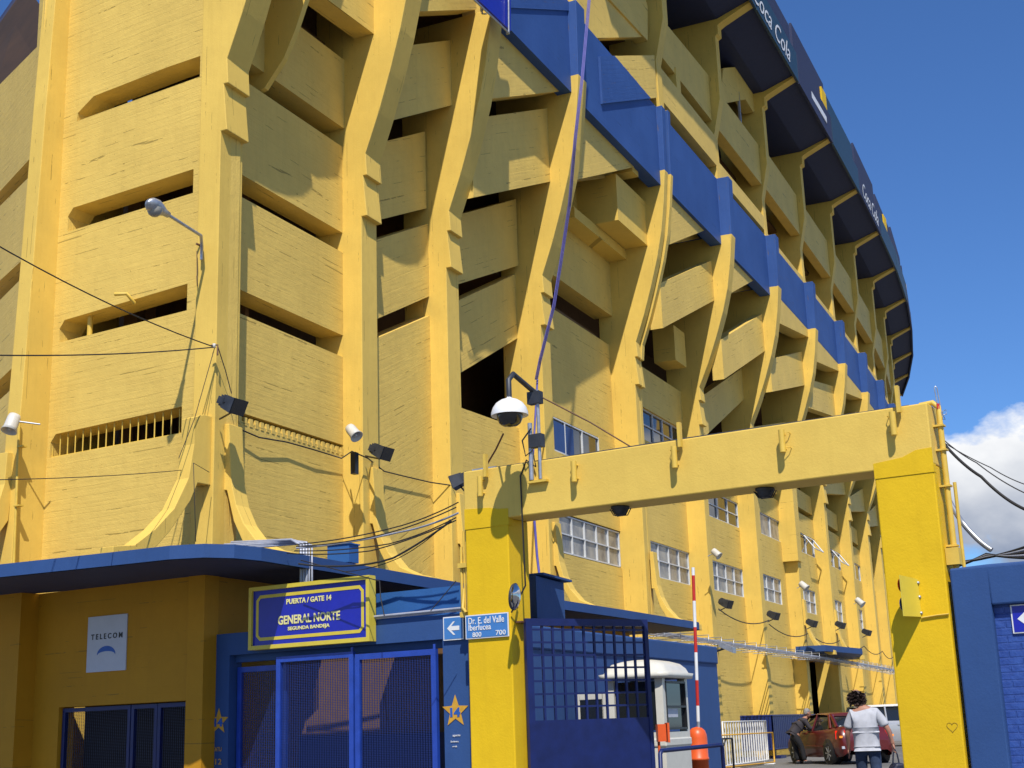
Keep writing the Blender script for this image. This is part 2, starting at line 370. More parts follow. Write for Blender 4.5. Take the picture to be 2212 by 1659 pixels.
def text(name, body, fr, a_c, z_c, off, width, height, mat, parent, bold=0.0, right=None, shear=0, upv=None, thick=.004):
    cu = bpy.data.curves.new(name, 'FONT'); cu.body = body; cu.align_x = 'CENTER'; cu.offset = bold; cu.shear = shear; cu.resolution_u = 3; cu.fill_mode = 'BOTH'; cu.extrude = .001
    tmp = bpy.data.objects.new('t', cu); COL.objects.link(tmp); dg = bpy.context.evaluated_depsgraph_get(); dg.update()
    me = bpy.data.meshes.new_from_object(tmp.evaluated_get(dg)); bpy.data.objects.remove(tmp); bpy.data.curves.remove(cu)
    xs = [v.co.x for v in me.vertices]; ys = [v.co.y for v in me.vertices]
    x0, x1, y0, y1 = min(xs), max(xs), min(ys), max(ys)
    n3 = Vector((fr.n.x, fr.n.y, 0)); rt = Vector((0, 0, 1)).cross(n3) if right is None else right; up = Vector((0, 0, 1)) if upv is None else upv
    c = fr.P(a_c, off, z_c)
    for v in me.vertices:
        v.co = c + rt*((v.co.x-(x0+x1)/2)/(x1-x0)*width) + up*((v.co.y-(y0+y1)/2)/(y1-y0)*height) + n3*(v.co.z/.001*thick/2)
    me.materials.clear(); me.materials.append(M[mat])
    ob = bpy.data.objects.new(name, me); COL.objects.link(ob)
    if parent is not None: ob.parent = parent; ob.matrix_parent_inverse = parent_mat(parent).inverted()
    return ob

# ------------------------------------------------------------------ ground
g = MB(); GZ = .24
g.face([(-600, -300, GZ), (600, -300, GZ), (600, 1500, GZ), (-600, 1500, GZ)]); ob = g.build('ground', 'asphalt'); tag(ob, 'grey asphalt street and forecourt', None, None, 'structure')

# ------------------------------------------------------------------ stadium
ST = thing('stadium', 'huge yellow concrete football stadium with curved ribs and a blue band', 'stadium', FR.P(0, 0, 0))
def lin(p, q):                               # line through two (a, z) points
    return lambda a: p[1] + (q[1]-p[1])*(a-p[0])/(q[0]-p[0])
def edge(f, p, q, off, fr=FR): return lin(fr.at(*f(p), off), fr.at(*f(q), off))
def const(z): return lambda a: z
def panel(name, sL, sR, off, top, bot, th=.5, mat='panel', extra=None, fr=FR):
    poly = [(sL, bot(sL)), (sR, bot(sR)), (sR, top(sR)), (sL, top(sL))]
    ang = math.atan2(bot(sR)-bot(sL), sR-sL); an2 = math.atan2(top(sR)-top(sL), sR-sL)
    if abs(an2) > abs(ang) and name == 'wall': ang = an2
    return MB().prism(fr, poly, off, off-th, ang).build(name, mat, ST)
RIB = [0, 4.45, 8.0, 13.08, 20.22, 26.6, 33.2, 39.9, 46.6, 53.2, 59.8, 66.3, 73.0, 79.6, 86.0, 92.5]
RW = [.62, .58, .58, .58, .55, .5, .5, .5, .5, .5, .5, .5, .5, .5, .5, .5]
RN = [0, 0, 0, 0, -.08, -.16, -.2, -.28, -.4, -.6, -.9, -1.4, -2.2, -3.2, -4.5, -6.1]
def rn(s):
    if s <= 0: return 0
    for i in range(len(RIB)-1):
        if s <= RIB[i+1]: return RN[i]+(RN[i+1]-RN[i])*(s-RIB[i])/(RIB[i+1]-RIB[i])
    return RN[-1]
LOW = [(-.07, 0), (-.07, 11.37), (.055, 11.37), (-.03, 12.22), (.06, 12.22), (.03, 12.68), (.19, 13.1), (.34, 13.5), (.60, 14.3), (.86, 15.2), (1.04, 16.0), (1.17, 16.9), (1.27, 17.9), (1.31, 20.08)]
def low_profile(i, inner=-1.7):
    d = RN[i]; k_ = 1.0 + (.22 if i >= 5 else 0)
    pts = [(d + (o*k_ if o > .1 else o), z) for o, z in LOW]
    return pts
for i, s in enumerate(RIB):
    wd = RW[i]; pr = low_profile(i); inn = RN[i]-1.12
    if i == 0:
        pr = [p for p in pr if p[1] < 16.5] + [(.95, 16.6), (1.02, 20.2)]
    if i == 2: pr = pr[:-2] + [(1.22, 17.3)]
    if i == 0: inn = -.5
    poly = [(inn, 0)] + pr + [(inn, pr[-1][1])]
    if i == 4:       # double rib with a groove
        b = MB(); b.prof(FR, poly, s-.62, s-.30)
        p2 = [(inn, 0)] + [(o-.02 if z < 12.6 else o+.06, z) for o, z in pr] + [(inn, 20.08)]
        b.prof(FR, p2, s-.22, s); b.prof(FR, [(inn, 0)] + [(o-.16, z) for o, z in pr] + [(inn, 20.08)], s-.30, s-.22)
    else:
        b = MB().prof(FR, poly, s-wd, s)
    b.build('rib', 'rib', ST, bevel=.012)
    # flared foot standing on the canopy
    if i <= 4 or i in (7, 8):
        fl = [(0.0, 6.42), (.03, 5.95), (.07, 5.45), (.16, 5.1), (.32, 4.78), (.56, 4.50), (.85, 4.36), (1.2, 4.28), (1.22, 4.11)]
        il = [(.95, 4.11), (.55, 4.3), (.33, 4.45), (.12, 4.85), (-.02, 5.35), (-.10, 5.36), (-.10, 6.42)]
        if i in (7, 8): fl = [(o*.9+RN[i], z) for o, z in fl]; il = [(o*.9+RN[i], z) for o, z in il]
        MB().prof(FR, fl+il, s-.34, s+.02).build('flared_foot', 'rib', ST, bevel=.01)
# upper ribs with roof brackets
for i in range(3, len(RIB)):
    s = RIB[i]; wd = RW[i]-.06; d = RN[i]
    pr = [(1.20, 20.08), (1.18, 21.7), (1.50, 23.1), (1.50, 25.55), (1.62, 25.62), (1.62, 25.95), (1.78, 26.05), (2.92, 26.55), (2.92, 27.0), (-2.6, 27.0), (-2.6, 25.6), (-1.3, 25.4), (-.55, 24.8), (-.35, 24.0), (-.35, 20.08)]
    MB().prof(FR, [(o+d, z) for o, z in pr], s-wd, s).build('upper_rib', 'rib', ST, bevel=.012)
# walls and parapets of each bay --------------------------------------------------
def bayr(i): return RIB[i]+.0, RIB[i+1]-RW[i+1]
# bay 0
a, b_ = bayr(0); z0 = lambda f, p, off=-.5: FR.at(*f(p), off)[1]
panel('wall', a, b_, -.5, const(6.72), const(0), mat='wall')
panel('parapet', a, b_, -.5, const(8.58), const(6.86), mat='wall')
panel('parapet', a, b_, -.5, const(10.70), edge(R12, (1540, 210), (2212, 510), -.5), mat='wall')
panel('parapet', a, b_, -.5, const(12.93), edge(R11, (1565, 1130), (2205, 1500), -.5), mat='wall')
panel('parapet', a, b_, -.45, edge(CA, (600, 150), (1040, 485), -.45), const(13.31), .6, mat='wall')
b = MB()
for k2 in range(24):                                   # scalloped brick edge of the vent slot
    b.fbox(FR, a+.1+k2*.16, a+.18+k2*.16, -.62, -.49, 6.66, 6.80)
b.build('brick_edge', 'wall', ST)
MB().prof(FR, [(-.9, 12.9), (-.44, 13.0), (-.02, 13.5), (.22, 14.0), (.45, 14.6), (.85, 16), (1.1, 18), (-.9, 18)], 1.12, 1.24).build('fin', 'rib', ST)
pp = [FR.at(*CA(q), .25) for q in ((1345, 288), (960, 0))]
panel('parapet', 1.24, b_, .25, const(18.5), lin(*pp), .45)
# bay 1
a, b_ = bayr(1)
panel('parapet', a, b_, .85, const(19.5), edge(R21, (470, 75), (840, 62), .85), .5)
panel('parapet', a, b_+.02, .17, edge(R21, (425, 295), (790, 250), .17), edge(R21, (330, 780), (722, 680), .17), .55)
panel('parapet', a, b_-.05, -.5, edge(R21, (290, 915), (550, 850), -.5), edge(R21, (265, 1420), (548, 1350), -.5), .5)
panel('parapet', a, b_, -.5, edge(R21, (225, 1555), (530, 1460), -.5), edge(R22, (225, 410), (560, 265), -.5), .5)
panel('wall', a, b_, -.5, edge(R22, (225, 535), (565, 390), -.5), const(0), .5, mat='wall')
# bay 2
a, b_ = bayr(2)
panel('parapet', a, b_+.03, .8, const(18.0), edge(R21, (965, 640), (1425, 590), .8), .6)
panel('parapet', a, b_+.03, .36, edge(R21, (945, 755), (1310, 705), .36), edge(R21, (810, 1290), (1360, 1175), .36), .5)
panel('parapet', a, b_-.05, -.6, edge(R21, (785, 1385), (1130, 1290), -.6), edge(R22, (750, 185), (1120, 70), -.6), .5)
panel('parapet', a, b_, -.72, edge(R22, (755, 290), (1100, 130), -.72), edge(R22, (775, 755), (1130, 540), -.72), .4)
panel('wall', a, b_, -.76, edge(R22, (780, 985), (1160, 1120), -.76), const(0), .5, mat='wall')
# bay 3
a, b_ = bayr(3); b_ = 19.6
panel('parapet', a, b_+.03, .8, const(18.0), edge(R21, (1590, 1150), (2000, 1060), .8), .6)
U3 = [FR.at(*CH(q), -.7) for q in ((300, 600), (430, 640), (530, 700), (545, 1090))]
panel('parapet', a, b_, -.75, const(FR.at(*CH((530, 700)), -.75)[1]), const(13.58), .6)
panel('parapet', a, b_, -.9, const(12.70), const(9.62), .5, mat='wall')
panel('wall', a, b_, -.86, const(8.66), const(7.05), .5, mat='wall')
panel('wall', 18.28, b_, -.88, const(9.62), const(8.66), .5, mat='wall')
panel('wall', a, b_, -.86, const(5.97), const(0), .5, mat='wall')
panel('wall', a, 15.1, -.88, const(7.05), const(5.97), .5, mat='wall')
MB().fbox(FR, 17.1, b_, -.76, .5, 15.62, 17.05).build('stair_box', 'rib', ST)
MB().fbox(FR, 15.5, b_, -2.4, -.2, 15.3, 15.60).build('stair_box', 'rib', ST)
for q in (15.4, 16.6, 17.8): MB().fbox(FR, q, q+.5, -.6, .78, 17.32, 17.5).build('beam_end', 'rib', ST)
# windows
def window(sL, sR, z0, z1, off, nc, nr, glass='pane', fr=FR, frame='whiteframe', parent=None, open_first=False):
    fm = MB(); t_ = .035
    fm.fbox(fr, sL, sR, off-.10, off-.03, z0, z0+t_); fm.fbox(fr, sL, sR, off-.10, off-.03, z1-t_, z1)
    for c in range(nc+1):
        x = sL+(sR-sL)*c/nc; fm.fbox(fr, x-t_/2, x+t_/2, off-.105, off-.025, z0+t_, z1-t_)
    for r in range(1, nr):
        z = z0+(z1-z0)*r/nr; fm.fbox(fr, sL, sR, off-.098, off-.032, z-t_/2, z+t_/2)
    wd = fm.build('window', frame, parent or ST)
    MB().fbox(fr, sL, sR, off-.085, off-.075, z0, z1).build('pane', glass, wd)
    return wd
window(15.1, 19.55, 6.0, 7.02, -.86, 5, 2); window(13.3, 18.28, 8.68, 9.6, -.86, 4, 1, 'glass')
bb = MB().fbox(FR, 14.0, 16.4, -.95, -.9, 8.5, 9.5).build('blue_poster', 'blue', ST)
# bay 4
a, b_ = bayr(4)
panel('parapet', a, b_+.02, .9, const(18.0), edge(CC, (790, 615), (1190, 455), .9), .6)
panel('parapet', a, b_, .62, edge(CC, (695, 1060), (1190, 840), .62), edge(CD, (300, 600), (1060, 190), .62), .4)
panel('parapet', a, b_, -.8, const(FR.at(*CD((570, 1250)), -.8)[1]), const(11.27), .5, mat='wall')
panel('wall', a, b_, -.86, const(10.25), const(7.07), .5, mat='wall'); panel('wall', a, b_, -.86, const(5.98), const(0), .5, mat='wall')
panel('wall', a, 22.0, -.87, const(7.07), const(5.98), .5, mat='wall')
window(20.3, 26.1, 10.25, 11.27, -.86, 6, 2, 'glass'); window(22.0, 26.05, 5.98, 7.07, -.86, 4, 2)
q0 = FR.at(*CD((540, 500)), -.35); q1 = FR.at(*CD((695, 1000)), -.35)
MB().fbox(FR, q0[0], q1[0], -1.1, -.35, q1[1], q0[1]).build('hanging_beam', 'rib', ST)
# bay 5
a, b_ = bayr(5)
panel('parapet', a, b_+.02, .9, const(18.0), edge(CC, (1520, 1165), (1740, 1040), .9), .6)
TOP5 = edge(CD, (1215, 600), (1590, 365), .62); BOT5 = edge(CD, (1110, 1155), (1645, 785), .62)
panel('parapet', a, b_, .62, TOP5, BOT5, .4)
T5b = edge(CD, (945, 1290), (1330, 1020), -.35); B5b = edge(CD, (1070, 1659), (1310, 1430), -.35)
panel('parapet', a, b_, -.35, T5b, B5b, .4)
panel('wall', a, b_, -.9, const(11.3), const(9.62), .5, mat='wall'); panel('wall', a, b_, -.9, const(8.66), const(7.1), .5, mat='wall'); panel('wall', a, b_, -.9, const(6.05), const(0), .5, mat='wall')
panel('wall', a, 28.4, -.91, const(7.1), const(6.05), .5, mat='wall'); panel('wall', a, 28.6, -.91, const(9.62), const(8.66), .5, mat='wall')
window(28.4, b_, 6.05, 7.1, -.9, 4, 2); window(28.6, b_, 8.66, 9.62, -.9, 3, 2, 'glass')
# bays 6 and on
TOP6 = FR.at(*CD((1970, 690)), .62); BO6 = [FR.at(*CD(q), .62) for q in ((1710, 1250), (1970, 1055))]
for i in range(6, len(RIB)-1):
    a, b_ = bayr(i); d = rn((a+b_)/2)+.2
    fr = Frame(FR.P(a, rn(a)+.2, 0).xy, u=(FR.P(b_, rn(b_)+.2, 0)-FR.P(a, rn(a)+.2, 0)).xy.normalized())
    fr.n = Vector((fr.u.y, -fr.u.x)); Lb = (FR.P(b_, rn(b_), 0)-FR.P(a, rn(a), 0)).length
    P = lambda nm, l, r, off, t, bt, th=.5, mat='panel': panel(nm, l, r, off, t, bt, th, mat, fr=fr)
    P('parapet', 0, Lb, 1.0, const(18.0), lin((0, 16.7), (Lb, 17.6)), .6)
    up = i % 2 == 0
    if up: P('parapet', 0, Lb, .66, lin((0, 15.2), (Lb, 17.0)), lin((0, 13.9), (Lb, 15.5)), .4)
    else: P('parapet', 0, Lb, .66, lin((0, 15.9), (Lb, 16.9)), lin((0, 14.6), (Lb, 15.4)), .4)
    P('parapet', 0, Lb, -.3, lin((0, 12.6), (Lb, 14.0)), lin((0, 11.9), (Lb, 12.7)), .4)
    P('parapet', 0, Lb, -.85, const(11.7), const(10.85), .4, 'wall')
    P('wall', 0, Lb, -.85, const(10.6), const(9.7), .4, 'wall')
    P('wall', 0, Lb, -.85, const(8.82), const(7.2), .4, 'wall')
    P('wall', 0, Lb, -.84, const(6.15), const(4.2 if i == 7 else 0), .4, 'wall')
    P('wall', 0, Lb*.3, -.85, const(7.2), const(6.15), .4, 'wall'); P('wall', Lb*.86, Lb, -.85, const(7.2), const(6.15), .4, 'wall')
    P('wall', 0, Lb*.42, -.85, const(9.7), const(8.82), .4, 'wall')
    window(Lb*.3, Lb*.86, 6.15, 7.2, -.85, 3, 2, fr=fr); wn = window(Lb*.42, Lb*.98, 8.82, 9.7, -.85, 2, 1, 'glass' if i > 6 else 'pane', fr=fr)
    if i in (7, 8):                                   # a hopper window pushed open
        x0, x1 = Lb*.62, Lb*.92; p = [fr.P(x0, -.83, 9.62), fr.P(x1, -.83, 9.62), fr.P(x1, -.40, 9.02), fr.P(x0, -.40, 9.02)]
        fm = MB()
        for c in range(4): fm.tube([p[c], p[(c+1) % 4]], .03, 6)
        fm.build('open_sash', 'white', wn)
    # the storey above the blue band
    P('parapet', 0, Lb, 1.03, const(24.15), const(22.3), .4, 'wall')
    P('parapet', 0, Lb, 1.0, const(20.3), const(17.95), .35)
    if i == 7:                                        # doorway under the small canopy
        MB().fbox(fr, -.55, Lb*.35, -2.6, -1.0, 0, 4.2).fbox(fr, -.5, Lb+.5, -2.9, -2.62, 0, 4.2).build('door_recess', 'lower', ST)
        MB().fbox(fr, 0, Lb, -3.0, -.9, 4.1, 4.19).build('door_soffit', 'lower', ST)
        cb = MB(); cb.prism(Frame(fr.P(0, 0, 0).xy, u=fr.u, n=fr.n), [(0, 0)], 0, 0) if False else None
        pl = [(-1.3, -.5), (Lb+2.2, -.5), (Lb+2.2, .25), (Lb*.55, 1.35), (-1.3, .7)]
        cb.face([fr.P(x, o, 4.46) for x, o in pl]); cb.face([fr.P(x, o, 4.22) for x, o in pl][::-1])
        for q in range(5):
            (x, o), (x2, o2) = pl[q], pl[(q+1) % 5]; cb.face([fr.P(x, o, 4.22), fr.P(x2, o2, 4.22), fr.P(x2, o2, 4.46), fr.P(x, o, 4.46)])
        cb.build('small_canopy', 'blue', ST)
        MB().fbox(fr, Lb*.30, Lb*.35+.01, -2.0, -1.4, 1.9, 2.6).build('notice_frame', 'paintblue', ST)
# bulky shaft on rib 7
MB().fbox(FR, 39.1, 39.86, -1.3, RN[7]+.02, 8.0, 13.0).build('shaft', 'rib', ST)
# blue band between ribs, bays 2 to 5
for i in range(2, 6):
    a, b_ = bayr(i); off = 1.06+RN[i+1]*.3
    e1 = FR.at(*CG((680, 300)), 1.06)[1] if i == 2 else 17.62
    panel('band_panel', a, b_+.02, off, const(20.08), const(17.48 if i < 4 else 17.62), .4, 'bandp')
# inclined overlapping parapets crossing the band
for i, tp, bt in ((2, None, None), (3, ((1590, 525), (1985, 520)), ((1570, 970), (2025, 920)))):
    a, b_ = bayr(i)
    if i == 3: panel('parapet', 14.7, 19.6, 1.10, edge(CG, *tp, 1.10), edge(CG, *bt, 1.10), .3)
    else: panel('parapet', a, b_, 1.10, const(20.9), edge(CG, (680, 72), (1140, 95), 1.10), .3)
# upper storey, bays 2 to 5
a, b_ = bayr(2); panel('parapet', a, b_, 1.0, const(24.5), const(20.3), .4)
T3 = [(1275, -60), (1560, -60), (1610, 10), (1960, 388), (1910, 348), (1480, 356), (1370, 240), (1350, 105), (1275, 40)]
p3 = [FR.at(*CG(q), 1.0) for q in T3]
MB().prism(FR, p3, 1.0, .6).build('parapet', 'panel', ST)
p3 = [FR.at(*CG(q), 1.06) for q in ((1580, -30), (1960, 382), (1960, 60), (1920, -60), (1600, -120))]
p3 = [(min(x, 19.62), z) for x, z in p3]
MB().prism(FR, p3, 1.06, .66).build('parapet', 'panel', ST)
a, b_ = bayr(4)
panel('parapet', a, b_, 1.0, edge(CI, (235, 245), (600, 690), 1.0), const(FR.at(*CI((670, 1165)), 1.02)[1]), .4)
zt = FR.at(*CI((700, 1310)), 1.08)[1]; zb = FR.at(*CI((740, 1655)), 1.08)[1]
panel('parapet', a, b_, 1.06, const(zt), const(20.55), .35)
MB().fbox(FR, 22.0, 22.45, .7, 1.03, zt-.02, zt+.8).build('pier', 'rib', ST)
a, b_ = bayr(5)
p5 = [FR.at(*CI(q), .98) for q in ((770, 655), (940, 640), (1040, 810), (1080, 1050), (1060, 1080), (985, 955), (800, 990), (740, 990))]
MB().prism(FR, p5, .98, .55).build('parapet', 'panel', ST)
panel('parapet', a, b_, 1.03, edge(CI, (820, 1010), (1090, 1370), 1.03), const(FR.at(*CI((870, 1430)), 1.03)[1]), .4)
panel('parapet', a, b_, 1.0, const(20.9), const(20.3), .3)
MB().fbox(FR, 30.4, 30.5, .9, .98, 23.3, 25.3).build('post', 'steel', ST)
# inner wall and light-blocking floors, coloured dark for the interior's shade
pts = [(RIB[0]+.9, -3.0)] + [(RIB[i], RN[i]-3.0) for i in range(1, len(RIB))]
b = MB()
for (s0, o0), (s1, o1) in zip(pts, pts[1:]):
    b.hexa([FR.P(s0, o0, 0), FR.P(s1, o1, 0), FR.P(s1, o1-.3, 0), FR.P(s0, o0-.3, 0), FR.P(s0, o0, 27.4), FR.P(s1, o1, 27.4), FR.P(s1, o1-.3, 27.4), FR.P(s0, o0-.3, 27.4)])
b.build('dark_backing', 'inner', ST)
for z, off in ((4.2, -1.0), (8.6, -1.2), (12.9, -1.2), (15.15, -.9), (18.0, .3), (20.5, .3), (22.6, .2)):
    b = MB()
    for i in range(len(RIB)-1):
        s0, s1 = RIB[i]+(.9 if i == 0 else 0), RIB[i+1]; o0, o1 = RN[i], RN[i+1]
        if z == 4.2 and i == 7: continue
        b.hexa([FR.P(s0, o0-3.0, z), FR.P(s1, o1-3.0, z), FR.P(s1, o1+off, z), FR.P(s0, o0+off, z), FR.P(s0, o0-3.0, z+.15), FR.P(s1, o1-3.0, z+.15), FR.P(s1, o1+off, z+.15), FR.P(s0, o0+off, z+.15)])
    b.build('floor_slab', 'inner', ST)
# terrace soffit and advertising fascia
def strip(name, prof_, mat, i0=3, i1=len(RIB)-1):
    b = MB()
    for i in range(i0, i1):
        s0, s1 = RIB[i]-(.01 if i > i0 else 0), RIB[i+1]; A = [FR.P(s0, o+RN[i], z) for o, z in prof_]; B = [FR.P(s1, o+RN[i+1], z) for o, z in prof_]; n = len(prof_)
        for q in range(n):
            r = (q+1) % n; b.face([A[q], B[q], B[r], A[r]])
        b.face(A[::-1]); b.face(B)
    return b.build(name, mat, ST)
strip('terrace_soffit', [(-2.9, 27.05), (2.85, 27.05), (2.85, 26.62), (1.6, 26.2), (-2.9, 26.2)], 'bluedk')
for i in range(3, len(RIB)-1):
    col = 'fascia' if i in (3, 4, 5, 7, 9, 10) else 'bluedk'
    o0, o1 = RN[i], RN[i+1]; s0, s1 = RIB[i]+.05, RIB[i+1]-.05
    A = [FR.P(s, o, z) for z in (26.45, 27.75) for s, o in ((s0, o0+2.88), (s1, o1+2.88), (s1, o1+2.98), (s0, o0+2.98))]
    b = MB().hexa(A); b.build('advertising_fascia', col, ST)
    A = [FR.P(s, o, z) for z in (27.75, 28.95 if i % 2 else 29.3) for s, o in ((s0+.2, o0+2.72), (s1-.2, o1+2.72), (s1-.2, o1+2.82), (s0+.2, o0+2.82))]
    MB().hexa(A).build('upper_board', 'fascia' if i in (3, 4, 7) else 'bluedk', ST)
for x, y in ((1779, 228), (1914, 520), (1967, 708)):
    s_, z_ = FR.at(x, y, 2.9)
    for q in range(6): s_, z_ = FR.at(x, y, rn(s_)+2.84)
    MB().fbox(FR, s_-.45, s_+.45, rn(s_)+2.78, rn(s_)+2.90, 27.9, 28.75).build('yellow_board', 'post', ST)
for i, sc_, w_ in ((5, 29.0, 5.6), (8, 49.9, 5.0)):
    d = (FR.P(RIB[i+1], RN[i+1], 0)-FR.P(RIB[i], RN[i], 0)).normalized(); fr2 = Frame(FR.P(RIB[i], RN[i]+2.98, 0).xy, u=d.xy); fr2.n = Vector((d.y, -d.x))
    text('lettering', 'Coca Cola', fr2, sc_-RIB[i], 27.05, .02, w_, .85, 'white', ST, bold=0, shear=.5)
MB().fbox(FR, 35.2, 38.6, 2.72, 2.75, 26.9, 27.2).build('white_swoosh', 'white', ST)
# corner facade --------------------------------------------------------------------
LP = lambda nm, poly, off=0, th=.5, mat='wall': MB().prism(FL, poly, off, off-th).build(nm, mat, ST)
TR = 3.86
LP('wall', [(.0, 3.95), (TR, 3.95), (TR, 6.33), (.0, 6.33)])
LP('parapet', [(.0, 6.33), (.70, 6.33), (.70, 6.77), (3.66, 6.73), (3.78, 6.60), (3.80, 6.33), (TR, 6.33), (TR, 8.37), (0, 8.38)])
LP('parapet', [(.0, 8.38), (.65, 8.38), (.65, 8.84), (3.58, 8.76), (3.70, 8.62), (3.69, 8.37), (TR, 8.37), (TR, 10.41), (0, 10.42)])
LP('parapet', [(.0, 10.42), (.58, 10.42), (.58, 10.85), (3.50, 10.84), (3.63, 10.70), (3.62, 10.41), (TR, 10.41), (TR, 12.52), (0, 12.52)])
LP('parapet', [(.0, 12.52), (.49, 12.52), (.49, 12.91), (1.3, 12.93), (2.3, 12.91), (3.1, 12.90), (3.5, 12.68), (3.52, 12.52), (TR, 12.52), (TR, 21), (0, 21)])
b = MB()
for q in range(17):
    t = .80+q*.187; b.tube([FL.P(t, -.06, 6.33), FL.P(t, -.06, 6.75)], .012, 6)
b.tube([FL.P(.7, -.06, 6.345), FL.P(3.8, -.06, 6.345)], .012, 6)
b.build('slot_grille', 'yelpipe', ST)
MB().tube([FL.P(3.1, -.15, 8.38), FL.P(3.1, -.15, 8.8)], .05, 8).build('slot_post', 'yelpipe', ST)
MB().prof(Frame(FL.P(.15, 0, 0).xy, u=FL.u, n=FL.n), [(.42, 6.42), (.40, 6.0), (.50, 5.45), (.78, 4.95), (1.15, 4.6), (1.55, 4.32), (1.95, 4.27), (1.95, 4.11), (1.35, 4.11), (.85, 4.6), (.45, 5.1), (.30, 5.4), (-.05, 5.4), (-.05, 6.5), (.2, 6.5)], -.13, .13).build('flared_foot', 'rib', ST, bevel=.01)
# corner pier left of the wall (next rib of the corner)
for q, (t0, t1) in enumerate(((3.86, 4.2),)):
    prq = [(-1.5, 0), (.62, 0), (.60, 6.9), (.53, 9.0), (.43, 12.5), (.34, 15.0), (.2, 21), (-1.5, 21)]
    MB().prof(FL, prq, t0, t1).build('rib', 'rib', ST, bevel=.012)
MB().prof(Frame(FL.P(4.1, 0, 0).xy, u=FL.u, n=FL.n), [(.72, 6.35), (.74, 5.8), (.95, 5.1), (1.4, 4.6), (1.9, 4.3), (1.9, 4.11), (1.5, 4.11), (.9, 4.8), (.62, 5.2), (.55, 6.35)], -.12, .14).build('flared_foot', 'rib', ST, bevel=.01)
F2 = Frame(FL.P(4.1, .35, 0).xy, head=-33); F2.n = -F2.n if F2.n.dot(Vector((0, -1))) < 0 else F2.n
def F2L(f, p, q): return lin(F2.at(*f(p)), F2.at(*f(q)))
e = [F2L(ID, (0, 182), (103, 78)), F2L(ID, (0, 413), (78, 328)), F2L(ID, (0, 445), (75, 370)), F2L(ID, (0, 606), (55, 555)), F2L(ID, (0, 648), (55, 593)), F2L(ID, (0, 820), (38, 783)), F2L(ID, (0, 863), (35, 831)), const(0)]
for q in range(0, 8, 2):
    tp, bt = e[q], e[q+1]
    poly = [(0, bt(0)), (5.5, bt(5.5)), (5.5, tp(5.5)), (0, tp(0))]
    if q == 0: pass
    MB().prism(F2, poly, 0, -.5, math.atan2(bt(5)-bt(0), 5)).build('parapet', 'wall', ST)
MB().prism(F2, [(.0, 0), (.45, 0), (.45, 15.5), (.0, 15.5)], .02, -.6).build('pier', 'wall', ST)
MB().fbox(F2, -.2, 7, -2.2, -2.0, 0, 13.2).build('dark_backing', 'inner', ST)
ra = [F2.at(0, 182), F2.at(103, 78)]
A0 = F2.P(5.5, 0, e[0](5.5)); A1 = F2.P(-.3, 0, e[0](-.3))
B0 = dep(-60, 150, 33); B1 = dep(55, -12, 33); A0 = dep(-60, 330, 26.5); A1 = dep(150, 120, 26.5)
b = MB(); dz = Vector((0, 0, .25)); b.hexa([A0, A1, B1, B0, A0+dz, A1+dz, B1+dz, B0+dz]); b.build('raking_roof', 'shadesoffit', ST)
B2 = B0+(B0-A0).normalized()*.35; B3 = B1+(B1-A1).normalized()*.35
MB().hexa([B0, B1, B3, B2, B0+dz*1.3, B1+dz*1.3, B3+dz*1.3, B2+dz*1.3]).build('roof_edge', 'bluedk', ST)
# small dark backing wall behind the corner facade
MB().fbox(FL, 1.3, 9, -2.6, -2.4, 0, 13); MB().fbox(FL, 1.3, 3.9, -2.2, -2.1, 3.9, 20).build('dark_backing', 'inner', ST)
0 and MB().fbox(FL, 1.3, 9, -2.6, -2.4, 0, 13).build('dark_backing', 'inner', ST)
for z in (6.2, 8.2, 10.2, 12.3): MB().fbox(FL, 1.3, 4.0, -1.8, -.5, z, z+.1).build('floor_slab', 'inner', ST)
# canopy round the corner -----------------------------------------------------------
cz0, cz1 = 3.92, 4.10
edge_sn = [(-2.9, -7.5), (-2.92, -2.1), (-2.95, 0.2), (-2.98, 1.05), (-2.85, 1.5), (-2.55, 1.75), (-2.1, 1.86), (-1.3, 1.86), (3, 1.84), (8.3, 1.86), (12, 2.0), (15, 2.05), (17.0, 2.1), (17.35, 2.0), (17.45, 1.7), (17.45, -1.0), (-.3, -1.0), (-.8, -.9), (-1.2, -7.5)]
b = MB(); top = [FR.P(s, n, cz1) for s, n in edge_sn]; bot = [FR.P(s, n, cz0) for s, n in edge_sn]
b.face(top); b.face(bot[::-1])
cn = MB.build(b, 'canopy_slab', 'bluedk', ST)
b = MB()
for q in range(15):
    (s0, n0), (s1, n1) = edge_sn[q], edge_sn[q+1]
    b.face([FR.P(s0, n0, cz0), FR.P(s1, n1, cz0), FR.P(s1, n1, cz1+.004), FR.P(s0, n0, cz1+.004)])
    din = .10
ce = b.build('canopy_edge', 'blue', ST); md = ce.modifiers.new('s', 'SOLIDIFY'); md.thickness = .08; md.offset = 0
